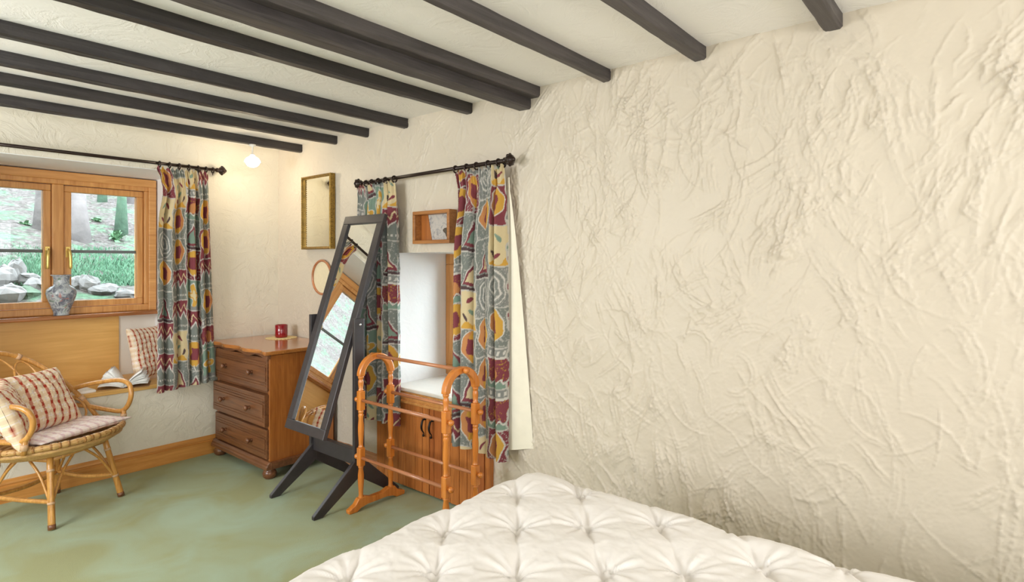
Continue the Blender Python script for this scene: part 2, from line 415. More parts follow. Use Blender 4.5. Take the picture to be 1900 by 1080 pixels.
# back wall with the deep window niche
NX0, NX1, NZ0, NZ1, NY = .40, 1.625, .515, 1.968, 4.80
b = MB().box(XL, D+.02, E, E+.75, NZ1, H).box(NX1, D+.02, E, E+.75, 0, NZ1).box(XL, NX0, E, E+.75, 0, NZ1).box(NX0, NX1, E, E+.75, 0, NZ0)
struct(b.build('wall_back', M['wallB']))
r = MB().box(NX0, NX1, E+.005, NY+.1, NZ1-.004, NZ1+.001).box(NX1-.004, NX1+.001, E+.02, NY+.1, NZ0, NZ1)
r.box(NX0-.001, NX0+.004, E+.02, NY+.1, NZ0, NZ1)
struct(r.build('trim_2', M['reveal']))
struct(MB().box(NX0, NX1, NY+.04, NY+.3, NZ0, 1.0).build('wall_niche', M['wallp']))
struct(MB().box(NX0, 1.385, NY+.028, NY+.04, NZ0+.02, .975).build('trim_3', M['ply'], bevel=.002))

# pine skirting on the back wall and the piece between chest and cupboard
sk = [(0, 0), (.020, 0), (.020, .088), (.013, .092), (.013, .098), (.017, .103), (.014, .114), (.007, .122), (0, .127)]
struct(MB().prism(sk, lambda a, b_, c: (c, E-a, b_), XL, D-.01).build('baseboard_back', M['skirt']))
struct(MB().prism(sk, lambda a, b_, c: (D-.003-a, c, b_), 3.02, E-.02).build('baseboard_right', M['skirty']))

# ------------------------------------------------------------------ ceiling beams
def beam(name, label, y0, y1, z0, z1, mat, parent=None, seed=0, x1=D-.002):
    rr = np.random.default_rng(seed); n = 60; xs = np.linspace(XL+.01, x1, n); c = .008
    prof = np.array([(y0, z1), (y0, z0+c), (y0+c, z0), (y1-c, z0), (y1, z0+c), (y1, z1)])
    wob = np.cumsum(rr.normal(0, .0007, (n, 6, 2)), 0); wob -= np.linspace(0, 1, n)[:, None, None]*wob[-1]
    wob += rr.normal(0, .0006, (n, 6, 2)); wob[:, [0, 5], 1] = 0
    m = MB(); vs_ = []
    for i, x in enumerate(xs): vs_ += [(x, *(prof[j]+wob[i, j])) for j in range(6)]
    fs = [(i*6+j, i*6+(j+1) % 6, (i+1)*6+(j+1) % 6, (i+1)*6+j) for i in range(n-1) for j in range(6)]+[tuple(range(6)), tuple((n-1)*6+j for j in range(6))]
    m.add(vs_, fs)
    o = m.build(name, mat, parent, origin=(0, (y0+y1)/2, z0) if parent is None else None)
    if label: tag(o, label, 'beam')
    return o
bs = [('slim black ceiling beam nearest the back window wall, above the lit bulb', 3.938, .042),
      ('second slim black ceiling beam counted from the back window wall', 3.487, .040),
      ('third slim black ceiling beam counted from the back window wall', 3.128, .040),
      ('fourth black ceiling beam from the back window wall', 2.735, .045),
      ('black ceiling beam just behind the deep stepped main beam', 2.200, .050)]
for i, (l, y, w_) in enumerate(bs): beam('ceiling_beam', l, y, y+w_, 2.164, H, M['beam'], seed=20+i)
mb = thing('main_beam', 'widest dark ceiling beam, stepped, made of two stacked timbers', 'beam', (D-.4, 1.8, 2.12))
beam('lower_timber', None, 1.794, 1.872, 2.120, 2.172, M['beam2'], mb, 30)
beam('upper_timber', None, 1.736, 1.86, 2.170, H, M['beam2'], mb, 31)
for i, (l, y, w_) in enumerate([('dark ceiling beam on the camera side of the stepped main beam', 1.338, .044),
                                ('dark ceiling beam over the bed, second from the right edge of photo', .900, .054),
                                ('short end of dark ceiling beam at the far right, nearest the camera', .414, .060)]):
    beam('ceiling_beam', l, y, y+w_, 2.168, H, M['beam2'], seed=40+i)

# ------------------------------------------------------------------ back window
W1 = empty_struct('window_1', (1.03, NY, 1.0))
FX0, FX1, FZ0, FZ1 = .455, 1.612, 1.0, 1.957
fr = MB()
fr.box(FX0, FX1, NY, NY+.09, FZ1-.085, FZ1).box(FX0, FX1, NY, NY+.09, FZ0, FZ0+.045)
fr.box(FX0, FX0+.075, NY, NY+.09, FZ0+.045, FZ1-.085).box(FX1-.075, FX1, NY, NY+.09, FZ0+.045, FZ1-.085).box(.995, 1.06, NY+.003, NY+.09, FZ0+.045, FZ1-.085)
fr.build('frame', M['pinez'], W1, bevel=.006)
arc = MB().box(FX0, FX1, NY-.014, NY, FZ1-.055, FZ1).box(FX1-.05, FX1, NY-.014, NY, FZ0, FZ1-.055).box(FX0, FX0+.05, NY-.014, NY, FZ0, FZ1-.055)
arc.build('architrave', M['pine'], W1, bevel=.005)
MB().box(NX0, NX1-.004, NY-.10, NY+.05, .975, 1.0).build('sill', M['sill'], W1, bevel=.007)
for cx0, cx1, hs in ((.532, .993, 1), (1.062, 1.535, -1)):
    cs = MB(); z0, z1 = FZ0+.048, FZ1-.088; wd = .042
    cs.box(cx0, cx1, NY+.0185, NY+.07, z1-wd, z1).box(cx0, cx1, NY+.0185, NY+.07, z0, z0+wd)
    cs.box(cx0, cx0+wd, NY+.018, NY+.07, z0+wd, z1-wd).box(cx1-wd, cx1, NY+.018, NY+.07, z0+wd, z1-wd)
    c = cs.build('casement', M['pinez'], W1, bevel=.005)
    MB().box(cx0+wd-.004, cx1-wd+.004, NY+.045, NY+.049, z0+wd-.004, z1-wd+.004).build('pane', M['glass'], c)
    MB().box(cx0+wd, cx1-wd, NY+.034, NY+.060, 1.415, 1.436).build('glazing_bar', M['lead'], c, bevel=.003)
    hx = cx1-wd/2 if hs == 1 else cx0+wd/2
    h = MB().box(hx-.012, hx+.012, NY+.008, NY+.018, 1.385, 1.455)
    h.tube(smooth_path([(hx, NY+.010, 1.435), (hx, NY-.018, 1.432), (hx-.004*hs, NY-.026, 1.40), (hx-.006*hs, NY-.026, 1.325), (hx-.006*hs, NY-.022, 1.310)], 5), [.009]*10+[.010]*11, 10)
    h.build('handle', M['brass'], c, bevel=.002)

# window bench board
bench = tag(MB().box(NX0+.004, NX1-.006, E-.012, NY+.028, NZ0+.002, NZ0+.028).build('window_seat', M['ply'], origin=(1.0, 4.5, NZ0+.002), bevel=.004),
            'pine window seat board under the back window', 'bench')
BZ = NZ0+.028

# ------------------------------------------------------------------ right window with white sill
W2 = empty_struct('window_2', (D+.40, 2.5, WZ0))
GX = D+.40
f2 = MB().box(GX, GX+.07, WY1-.078, WY1-.002, WZ0+.07, WZ1-.07).box(GX, GX+.07, WY0+.002, WY0+.078, WZ0+.07, WZ1-.07).box(GX, GX+.07, WY0+.002, WY1-.002, WZ1-.07, WZ1-.002).box(GX, GX+.07, WY0+.002, WY1-.002, WZ0+.002, WZ0+.07)
f2.build('frame', M['pinez'], W2, bevel=.006)
MB().box(GX+.03, GX+.034, WY0+.07, WY1-.07, WZ0+.06, WZ1-.06).build('pane', M['glass'], W2)
MB().box(GX+.015, GX+.05, (WY0+WY1)/2-.012, (WY0+WY1)/2+.012, WZ0+.06, WZ1-.06).build('glazing_bar', M['pinez'], W2)
MB().box(D-.05, GX+.02, WY0-.0, WY1, WZ0-.022, WZ0).build('sill', M['white'], W2, bevel=.006)

# ------------------------------------------------------------------ plank cupboard under the right window
CX = D-.045
cup = thing('cupboard', 'orange pine plank cupboard with black handles under the right window', 'cupboard', (CX, 2.52, 0))
CY0, CY1, CZ = 2.045, 3.0, .578
MB().box(CX, D-.006, CY0, CY1, CZ-.062, CZ).build('top_rail', M['pine'], cup, bevel=.006)
MB().box(CX-.008, CX+.012, CY0, CY1, CZ-.07, CZ-.052).build('moulding', M['pine'], cup, bevel=.005)
MB().box(CX+.006, D-.006, CY0, CY0+.03, .004, CZ-.062).build('end_panel', M['plank'], cup)
MB().box(CX+.006, D-.006, CY1-.03, CY1, .004, CZ-.062).build('end_panel', M['plank'], cup)
for d0, d1, hy_ in ((CY0+.032, 2.505, 2.475), (2.509, CY1-.032, 2.539)):
    d = MB().box(CX+.016, CX+.030, d0, d1, .012, CZ-.066).build('door', M['plank2'], cup)
    y = d0; q = 0
    while y < d1-.005:
        wd = random.uniform(.058, .085); y1 = min(y+wd, d1)
        if d1-y1 < .03: y1 = d1
        MB().box(CX+random.uniform(-.001, .001), CX+.016, y+.0015, y1-.0015, .012, CZ-.068).build('plank', M['plank'] if random.random() < .6 else M['plank2'], d, bevel=.003); y = y1
    hp = smooth_path([(CX-.002, hy_, .445), (CX-.020, hy_, .440), (CX-.030, hy_, .41), (CX-.026, hy_, .385), (CX-.012, hy_, .365), (CX-.016, hy_, .352)], 5)
    hm = MB().tube(hp, [.0035+.003*math.sin(PI*min(1, i/18)) for i in range(len(hp))], 8); hm.ball((CX-.015, hy_, .352), .008, 8); hm.ball((CX-.003, hy_, .447), .009, 8)
    hm.build('handle', M['iron'], d)

# ------------------------------------------------------------------ curtains
def U(h, a): return (((h*2654435761+a*40503+12345) % 4294967296)/4294967296)
def pattern(u, v, seed):
    """printed patchwork of leaves, triangles, sprigs and scribbles; u,v in metres on the flat cloth"""
    teal, maroon, gold, cream = lin((134, 138, 132)), lin((138, 70, 78)), lin((218, 168, 76)), lin((224, 204, 162))
    green, line, orange, dark, slate = lin((134, 156, 140)), lin((218, 212, 204)), lin((208, 144, 92)), lin((92, 72, 74)), lin((146, 146, 142))
    u = u+.006*np.sin(37*v+seed)+.003*np.sin(91*v); v = v+.007*np.sin(23*u+seed*2)+.003*np.sin(70*u)
    ch, cw = .205, .158
    uu = u; i = np.floor(uu/cw).astype(np.int64); off = np.array([U(int(x)*7+500+seed*31, 3) for x in range(-30, 60)])[(i+30).clip(0, 89)]*ch
    v = v+off; j = np.floor(v/ch).astype(np.int64)
    a = (uu/cw-i)-.5; b_ = (v/ch-j)-.5
    tab = np.random.default_rng(seed*13+1).choice(7, (90, 120), p=[.28, .12, .13, .20, .10, .10, .07])
    ty = tab[(i+30).clip(0, 89), (j+60).clip(0, 119)]
    tab2 = np.random.default_rng(seed*17+5).random((90, 120))
    h = tab2[(i+30).clip(0, 89), (j+60).clip(0, 119)]
    bgs = np.array([teal, maroon, cream, teal, slate, maroon, green])
    c = bgs[ty].copy()
    alt = (ty == 0) & (h > .5); c[alt] = maroon
    def put(m, col): c[m] = col
    scr = np.abs(np.sin(150*u+4*np.sin(46*v+h*9))+np.sin(170*v+4*np.sin(52*u+h*5)))
    put((scr < .10) & ((ty == 0) | (ty == 3) | (ty == 4)) & (h < .8), line*.75); put((scr < .07) & (ty == 1), gold*.7)
    # 0: big leaf
    w_ = .40*np.sqrt(np.clip(1-((b_-.06)/.42)**2, 0, 1))*(.55+.45*np.clip((b_+.46)/.4, 0, 1))
    t0 = ty == 0; put(t0 & (np.abs(a) < w_), gold); put(t0 & (np.abs(a) < w_) & (a > .12), orange)
    put(t0 & (np.abs(a) < w_*.42) & (np.abs(b_-.06) < .2), maroon); put(t0 & (np.abs(np.abs(a)-w_) < .022) & (b_ < .48), line); put(t0 & (np.abs(a) < .02) & (b_ < -.3), line)
    # 1: bands, fruit
    t1 = ty == 1; put(t1 & (b_ > .26), slate); put(t1 & (np.abs(b_-.26) < .03), line); put(t1 & (np.abs(b_-.38) < .05) & (np.sin(a*40) > .2), line)
    put(t1 & ((a-.05)**2+(b_+.12)**2*1.6 < .05), orange); put(t1 & (b_ < -.32), green); put(t1 & (np.abs(b_+.32+.05*np.sin(a*25)) < .025), line)
    # 2: cream with sprigs
    t2 = ty == 2
    for (px, py, an, col) in ((-.2, .2, .8, green), (.15, .25, -.7, maroon), (.0, -.05, .5, green), (-.2, -.25, -.6, maroon), (.25, -.2, .9, dark)):
        x = (a-px)*math.cos(an)+(b_-py)*math.sin(an); y = -(a-px)*math.sin(an)+(b_-py)*math.cos(an); put(t2 & ((x/.13)**2+(y/.05)**2 < 1), col)
    put(t2 & (b_ < -.38+.08*np.sin(a*9)), gold)
    # 3: triangles
    t3 = ty == 3; tri = np.abs(a)*1.1+b_*.62; put(t3 & (tri < .20) & (b_ > -.36), maroon); put(t3 & (tri < .11) & (b_ > -.28), np.where(h[..., None] > .5, cream, green)[t3 & (tri < .11) & (b_ > -.28)])
    put(t3 & (np.abs(tri-.215) < .022) & (b_ > -.38), line); put(t3 & (b_ < -.40), dark)
    # 4: scribbled spiral
    t4 = ty == 4; rr = np.hypot(a, b_); sp = np.sin(rr*46-np.arctan2(b_, a)*1.0+h*6); put(t4 & (sp > .55) & (rr < .46), line); put(t4 & (sp < -.8), teal)
    # 5: zigzag on maroon and slate
    t5 = ty == 5; z = np.abs(((a*3+10) % 1)-.5)*.5; put(t5 & (b_ < z-.12), teal); put(t5 & (np.abs(b_-z+.12) < .04), line); put(t5 & (np.abs(b_-z-.12) < .03), cream); put(t5 & (np.abs(b_+.34) < .03) & (np.sin(a*60) > 0), line)
    # 6: petals on green
    t6 = ty == 6; pt = (np.cos(np.arctan2(b_, a)*4)*.12+.28); put(t6 & (rr < pt), gold); put(t6 & (rr < pt*.45), cream); put(t6 & (np.abs(rr-pt) < .022), line); put(t6 & (b_ < -.36), slate)
    put((np.abs(a) > .478) | (np.abs(b_) > .482), line*.85)
    return c*.84
def curtain(name, label, p0, d, nrm, e0, e1, ztop, zbot, flat, nf, amp, seed, sag=None, group='patterned curtains'):
    """p0 on the rod axis; d along the rod, nrm into the room; e0(t), e1(t): edges along d, t=0 top..1 bottom"""
    S, T = 230, 330
    s = np.linspace(0, 1, S)[:, None]*np.ones((1, T)); t = np.ones((S, 1))*np.linspace(0, 1, T)[None]
    e0v, e1v = e0(t), e1(t)
    rg = np.random.default_rng(seed); ph = rg.uniform(0, 6, 4)
    arg = PI*nf*(s+.04*np.sin(6*s+ph[0])+.012*np.sin(3*t+ph[3]))+ph[1]
    wv = np.abs(np.cos(arg)); fold = (2*wv**.6-1)*(.72+.28*np.sin(arg*.63+ph[2]))+.22*np.sin(arg*3.1+ph[3])*(1-t)
    fold2 = np.cos(2*PI*nf*(s+.03*np.sin(5*s+ph[0]))+ph[1]+.5*np.sin(2.2*t+ph[2]))
    L = (ztop-zbot(s*0+.5)); hd = np.clip(1-t*L/.075, 0, 1)           # gathered heading
    pin = np.exp(-((t*L-.085)/.03)**2)
    am = amp*(.45+.55*np.clip(t*L/.25, 0, 1))*(.85+.15*np.sin(9*s+ph[1]))*(1-.35*pin)*(1-.6*hd)
    ruff = .006*np.sin(2*PI*nf*4.3*s+ph[0])*np.exp(-t*L/.12)
    al = e0v+(e1v-e0v)*s+fold2*(e1v-e0v)/nf*.05*np.clip(t*L/.2, 0, 1)
    nn = am*fold+ruff+.006*hd
    z = ztop+.012*hd*np.sin(2*PI*nf*2.1*s+ph[2])-t*(ztop-zbot(s))
    if sag is not None: z = z+sag(s, t)
    p0, d, nrm = np.array(p0), np.array(d), np.array(nrm)
    P = p0[None, None]+al[..., None]*d+nn[..., None]*nrm; P[..., 2] = z
    P += (rg.normal(0, .0004, P.shape))
    c = pattern(s*flat, z, seed)
    o = grid_obj(name, P, M['curtain'], origin=(float(P[..., 0].mean()), float(P[..., 1].mean()), float(P[..., 2].min())), col=c)
    return tag(o, label, 'curtain', group)
RX = D-.085
cv = lambda x: (lambda t: x+0*t)
cr = curtain('curtain', 'right hand patterned curtain of the right window, beside the bare wall', (RX, 0, 0), (0, 1, 0), (-1, 0, 0),
        lambda t: 1.895-.012*t, lambda t: 2.245-.03*np.exp(-((t-.12)/.1)**2)+.03*t, 1.835, lambda s: .352+.018*s, .62, 5.2, .050, 3)
# cream lining showing behind its outer edge
S_, T_ = 16, 60
s = np.linspace(0, 1, S_)[:, None]*np.ones((1, T_)); t = np.ones((S_, 1))*np.linspace(0, 1, T_)[None]
wl = .015+.115*np.clip((t-.05)/.95, 0, 1)**.8
P = np.stack([RX+.028+.045*s*t+.006*np.sin(6*s+3*t), 1.905-wl*s+0*t, 1.78-t*(1.78-.40)+.02*s*t], -1)
grid_obj('lining', P, M['lining'], cr)
cl_ = curtain('curtain', 'left hand patterned curtain of the right window, behind the black cheval mirror', (RX, 0, 0), (0, 1, 0), (-1, 0, 0),
        lambda t: 2.765-.05*t**.6, lambda t: 3.135+.02*t, 1.835, lambda s: .372+.01*np.sin(5*s), .62, 5.3, .050, 5)
RYB = E-.085
cb = curtain('curtain', 'patterned curtain at the right side of the back window', (0, RYB, 0), (1, 0, 0), (0, -1, 0),
        lambda t: 1.412+.03*np.exp(-((t-.10)/.09)**2)-.012*np.exp(-(t/.03)**2), lambda t: 1.735+.045*t, 1.968, lambda s: .500+.028*s, .62, 5.4, .050, 2)

def rod_set(label, p0, p1, ends, rings, wall_dir, name='curtain_rod'):
    p0, p1 = Vector(p0), Vector(p1); d = (p1-p0).normalized()
    o = thing(name, label, 'curtain rod', tuple((p0+p1)/2))
    MB().tube([p0, p1], .0105, 14).build('pole', M['rod'], o)
    for e in ends:
        c, dd = (p0, -d) if e == 0 else (p1, d)
        m = MB().lathe([(.010, 0), (.016, .004), (.016, .010), (.011, .014), (.020, .022), (.028, .034), (.029, .044), (.022, .056), (.012, .062), (.012, .066), (.004, .072)], c, dd, 14)
        u = dd.orthogonal().normalized(); w_ = dd.cross(u)
        for k_ in range(8): m.ball(c+dd*.040+(u*math.cos(k_*PI/4)+w_*math.sin(k_*PI/4))*.025, .009, 8)
        m.build('finial', M['rod'], o)
    for f_ in rings:
        c = p0.lerp(p1, f_); u = Vector((0, 0, 1)); w_ = d.cross(u).normalized()
        m = MB().tube([c+(u*math.cos(a)+w_*math.sin(a))*.0185-u*.006 for a in [2*PI*i/16 for i in range(16)]], .0045, 8, True)
        m.tube([c-u*.024, c-u*.040], .003, 6); m.build('ring', M['rod'], o)
    for f_ in (.06, .94):
        c = p0.lerp(p1, f_); wd = Vector(wall_dir)
        m = MB().tube([c, c+wd*.080], .008, 10); m.lathe([(.02, 0), (.022, .004), (.014, .010)], c+wd*.080, -wd, 14); m.build('bracket', M['rod'], o)
    return o
rod_set('dark bronze curtain rod with knobbed finials over the right window', (RX, 1.905, 1.862), (RX, 3.09, 1.852), (0, 1),
        [.03, .09, .16, .22, .29, .73, .80, .86, .915, .965], (1, 0, 0))
rod_set('long dark curtain rod over the back window', (.30, RYB, 1.998), (1.79, RYB, 1.998), (0, 1), [.76, .80, .84, .88, .92, .955, .985], (0, 1, 0))

# ------------------------------------------------------------------ things hung on the right wall
def frame_on_wall(name, label, cat, yc, zc, w_, h_, bar, depth, fm, gm, inner='mirror_glass', tilt=0):
    o = thing(name, label, cat, (D-.012, yc, zc)); x1 = D-.012; x0 = x1-depth
    y0, y1, z0, z1 = yc-w_/2, yc+w_/2, zc-h_/2, zc+h_/2
    pr = [(0, 0), (bar, 0), (bar, depth*.55), (bar*.75, depth*.6), (bar*.6, depth*.92), (bar*.35, depth), (0, depth*.85)]
    m = MB()
    cs = [(y0, z0), (y1, z0), (y1, z1), (y0, z1)]; ins = [(1, 1), (-1, 1), (-1, -1), (1, -1)]
    vs_ = []; n = len(pr)
    for (cy, cz), (iy, iz) in zip(cs, ins): vs_ += [(x1-q, cy+iy*p, cz+iz*p) for p, q in pr]
    fs = [(i*n+j, i*n+(j+1) % n, ((i+1) % 4)*n+(j+1) % n, ((i+1) % 4)*n+j) for i in range(4) for j in range(n)]
    m.add(vs_, fs); m.build('frame', fm, o)
    if gm: MB().box(x1-depth*.5, x1-.002, y0+bar-.003, y1-bar+.003, z0+bar-.003, z1-bar+.003).build(inner, gm, o)
    return o
g = frame_on_wall('wall_mirror', 'small gilt framed rectangular mirror high on the right wall', 'mirror', 3.690, 1.705,   .372, .522, .018, .042, M['gold'], M['mirror_old'])
m = MB()                      # beaded outer edge of the gilt frame
for i in range(34):
    z = 1.705-.255+i*.0155
    m.ball((D-.035, 3.690-.187, z), .006, 6); m.ball((D-.052, 3.690+.176, z), .0045, 6)
m.build('beading', M['gold'], g, kind='stuff')
# deep box frame
bx = thing('box_frame', 'small deep pine box frame with a dark animal picture above the right window', 'picture', (D-.012, 2.474, 1.55))
x1, dp = D-.008, .060; y0, y1, z0, z1 = 2.318, 2.626, 1.458, 1.646; bw = .020
MB().box(x1-dp, x1, y0, y1, z0, z0+bw).box(x1-dp, x1, y0, y1, z1-bw, z1).box(x1-dp, x1, y0, y0+bw, z0+bw, z1-bw).box(x1-dp, x1, y1-bw, y1, z0+bw, z1-bw).build('frame', M['boxwood'], bx, bevel=.002)
MB().box(x1-.006, x1, y0+bw, y1-bw, z0+bw, z1-bw).build('picture', M['picture'], bx)
pl = [(2.36, 1.480), (2.34, 1.480), (2.339, 1.565), (2.352, 1.572), (2.372, 1.560), (2.392, 1.548), (2.412, 1.545), (2.424, 1.535), (2.418, 1.524), (2.404, 1.516), (2.396, 1.498), (2.378, 1.484)]
MB().prism(pl, lambda a, b_, c: (c, a, b_), x1-.0085, x1-.006).build('animal_print', M['animal'], bx)
MB().add([(x1-.010, 2.605, z0+bw), (x1-.010, 2.515, z0+bw), (x1-.010, 2.548, z1-bw), (x1-.010, 2.605, z1-bw), (x1-.006, 2.605, z0+bw), (x1-.006, 2.515, z0+bw), (x1-.006, 2.548, z1-bw), (x1-.006, 2.605, z1-bw)],
         [(0,1,2,3),(4,7,6,5),(0,4,5,1),(1,5,6,2),(2,6,7,3),(3,7,4,0)]).build('wedge_panel', M['chest_side'], bx)
# thin round hoop
hp = thing('wooden_hoop', 'thin round wooden hoop hung on the right wall beside the gilt mirror', 'hoop', (D-.012, 3.655, 1.245))
cc = Vector((D-.020, 3.655, 1.245)); Rh = .118
MB().tube([cc+Vector((0, math.cos(a)*Rh, math.sin(a)*Rh*1.0)) for a in [2*PI*i/48 for i in range(48)]], .0085, 10, True).build('rim', M['rail'], hp)
MB().lathe([(Rh, 0), (Rh, .003)], (D-.016, 3.655, 1.245), (1, 0, 0), 40).build('backing', M['linen'], hp)

# small lamp below the last beam
LX, LY = 1.93, 3.955
lp = thing('spot_lamp', 'small lit lamp hanging under the last beam near the corner', 'lamp', (LX, LY, 2.03))
MB().lathe([(.022, 2.166), (.022, 2.155), (.008, 2.150), (.005, 2.146), (.005, 2.105), (.012, 2.100), (.013, 2.085), (.004, 2.082)], (LX, LY, 0), (0, 0, 1), 16).build('stem', M['white'], lp)
MB().lathe([(.014, 2.095), (.020, 2.085), (.040, 2.072), (.050, 2.058), (.054, 2.046), (.052, 2.044), (.047, 2.056), (.036, 2.070), (.014, 2.085)], (LX, LY, 0), (0, 0, 1), 24).build('shade', M['litshade'], lp)
MB().ball((LX, LY, 2.045), .046, 16, (1, 1, .8)).build('bulb', M['bulb'], lp)
lamp('spot_lamp_light', 'POINT', (LX+.0, LY, 1.985), 3.6, (1.0, .84, .58), radius=.035)

# ------------------------------------------------------------------ chest of drawers
ch = thing('chest_of_drawers', 'brown pine three drawer chest in the corner', 'chest', (2.03, 3.85, 0))
X0, X1c, Y0, Y1 = 1.805, 2.268, 3.478, 4.215
MB().box(X0, X1c, Y0, Y0+.02, .10, .768).box(X0, X1c, Y1-.02, Y1, .10, .768).box(X1c-.012, X1c, Y0, Y1, .10, .768).build('carcass', M['chest_side'], ch, bevel=.003)
rl = MB()
for z in (.755, .534, .314, .112): rl.box(X0+.004, X0+.05, Y0+.02, Y1-.02, z-.008, z+.010)
rl.box(X0+.05, X1c-.012, Y0+.02, Y1-.02, .10, .115); rl.build('rail', M['chest_front'], ch)
# top with rounded edge and scalloped front lip
tp = MB(); sc = []
n = 40
for i in range(n+1):
    y = 3.435+(4.262-3.435)*i/n; sc.append((1.766-.012*math.cos(6*PI*i/n), y))
poly = [(2.282, 3.435)]+sc+[(2.282, 4.262)]
tp.prism(poly, lambda a, b_, c: (a, b_, c), .776, .800); tp.build('top', M['chest_top'], ch, bevel=.006)
ap = [(3.452, .778)]; 
for i in range(n+1):
    f_ = i/n; ap.append((3.452+(4.246-3.452)*f_, .759-.010*math.cos(6*PI*f_)))
ap.append((4.246, .778))
MB().prism(ap, lambda a, b_, c: (c, a, b_), 1.775, 1.800).build('scalloped_apron', M['chest_front'], ch, bevel=.003)
for z0, z1, out in ((.546, .752, .014), (.326, .524, .030), (.124, .304, .016)):
    xo = X0-out
    d = MB().box(xo, X0+.012, Y0+.006, Y1-.006, z0, z1)
    for zz in (z0+.030, z0+.046, z1-.046, z1-.030): d.box(xo-.004, xo, Y0+.020, Y1-.020, zz-.004, zz+.004)
    d.box(xo-.006, xo, Y0+.020, Y1-.020, z0+.058, z1-.058)
    d.box(X0+.012, X0+.30, Y0+.03, Y1-.03, z0+.01, z1-.03)
    dr = d.build('drawer', M['chest_front'], ch, bevel=.0025)
    zc = (z0+z1)/2
    for ky in (3.665, 4.03):
        MB().lathe([(.012, 0), (.009, .006), (.008, .012), (.014, .018), (.0185, .026), (.017, .034), (.009, .039), (.001, .040)], (xo-.006, ky, zc), (-1, 0, 0), 14).build('knob', M['chest_front'], dr)
pb = [(-.0, .062), (-.034, .062), (-.034, .082), (-.026, .090), (-.026, .098), (-.012, .110), (0, .112)]
MB().prism([(X0+a, b_) for a, b_ in pb], lambda a, b_, c: (a, c, b_), Y0-.024, Y1+.024).box(X0-.004, X1c, Y0-.026, Y0+.02, .062, .106).box(X0, X1c, Y1-.02, Y1+.022, .062, .106).build('plinth', M['chest_front'], ch, bevel=.006)
for fx in (X0+.012, X1c-.05):
    for fy in (Y0+.022, Y1-.022):
        MB().lathe([(.030, .063), (.026, .058), (.036, .048), (.043, .032), (.040, .014), (.030, .002), (.028, .0)], (fx, fy, 0), (0, 0, 1), 20).build('foot', M['chest_front'], ch)
CXc, CYc = 2.165, 4.00
dl = MB().lathe([(.098, .0), (.1, .002), (.096, .004), (.01, .004)], (CXc, CYc, .8005), (0, 0, 1), 40)
for i in range(26):
    a = 2*PI*i/26; dl.lathe([(.009, .0), (.009, .003)], (CXc+.1*math.cos(a), CYc+.1*math.sin(a), .8005), (0, 0, 1), 8)
tag(dl.build('doily', M['doily'], origin=(CXc, CYc, .8005)), 'round cream lace doily on the chest of drawers', 'doily')
cg = MB().lathe([(.034, 0), (.040, .003), (.043, .010), (.0435, .090), (.0415, .092), (.039, .090), (.038, .030), (.002, .028)], (CXc, CYc, .8050), (0, 0, 1), 28)
tag(cg.build('candle_glass', M['redglass'], origin=(CXc, CYc, .8050)), 'ruby red glass candle holder on the lace doily', 'candle')

# ------------------------------------------------------------------ cheval mirror
cm = thing('cheval_mirror', 'tall black cheval mirror tilted back on its stand', 'mirror', (1.94, 2.968, 0))
for y0, y1 in ((2.735, 2.757), (3.180, 3.202)):
    MB().box(1.910, 1.976, y0, y1, .150, 1.036).build('post', M['black'], cm, bevel=.003)
    yo = (y0-.001, y1+.001)
    MB().prism([(1.912, .245), (1.66, .018), (1.66, 0), (1.712, 0), (1.942, .150), (1.942, .30)], lambda a, b_, c: (a, c, b_), *yo).build('leg', M['black'], cm, bevel=.003)
    MB().prism([(1.974, .245), (2.222, .018), (2.222, 0), (2.170, 0), (1.944, .150), (1.944, .30)], lambda a, b_, c: (a, c, b_), *yo).build('leg', M['black'], cm, bevel=.003)
    sy = y0-.003 if y0 < 3 else y1+.003
    MB().ball((1.945, sy, 1.002), .008, 10, (1, .5, 1)).build('screw', M['screw'], cm)
MB().box(1.925, 1.960, 2.757, 3.180, .215, .300).build('crossbar', M['black'], cm, bevel=.003)
b0, t0 = Vector((1.732, 0, .396)), Vector((2.142, 0, 1.640))
up = (t0-b0).normalized(); nr = Vector((-up.z, 0, up.x)); ln = (t0-b0).length; th = .026
ya, yb = 2.768, 3.168; bw = .054
def mp(y, h_, dpt): return tuple(b0+up*h_+Vector((0, y, 0))-nr*dpt)     # dpt>0 behind the front face
def slab(m, y0, y1, h0, h1, d0, d1):
    m.add([mp(y0,h0,d0),mp(y1,h0,d0),mp(y1,h1,d0),mp(y0,h1,d0),mp(y0,h0,d1),mp(y1,h0,d1),mp(y1,h1,d1),mp(y0,h1,d1)],
          [(0,1,2,3),(7,6,5,4),(0,4,5,1),(1,5,6,2),(2,6,7,3),(3,7,4,0)])
m = MB(); slab(m, ya, yb, 0, bw, 0, th); slab(m, ya, yb, ln-bw, ln, 0, th); slab(m, ya, ya+bw, bw, ln-bw, 0, th); slab(m, yb-bw, yb, bw, ln-bw, 0, th)
fm_ = m.build('mirror_frame', M['black'], cm, bevel=.003)
m = MB(); slab(m, ya+bw-.004, yb-bw+.004, bw-.004, ln-bw+.004, .012, .016); m.build('mirror_glass', M['mirror'], fm_)
m = MB(); slab(m, ya+.02, yb-.02, .02, ln-.02, th, th+.004); m.build('back_board', M['black'], fm_)

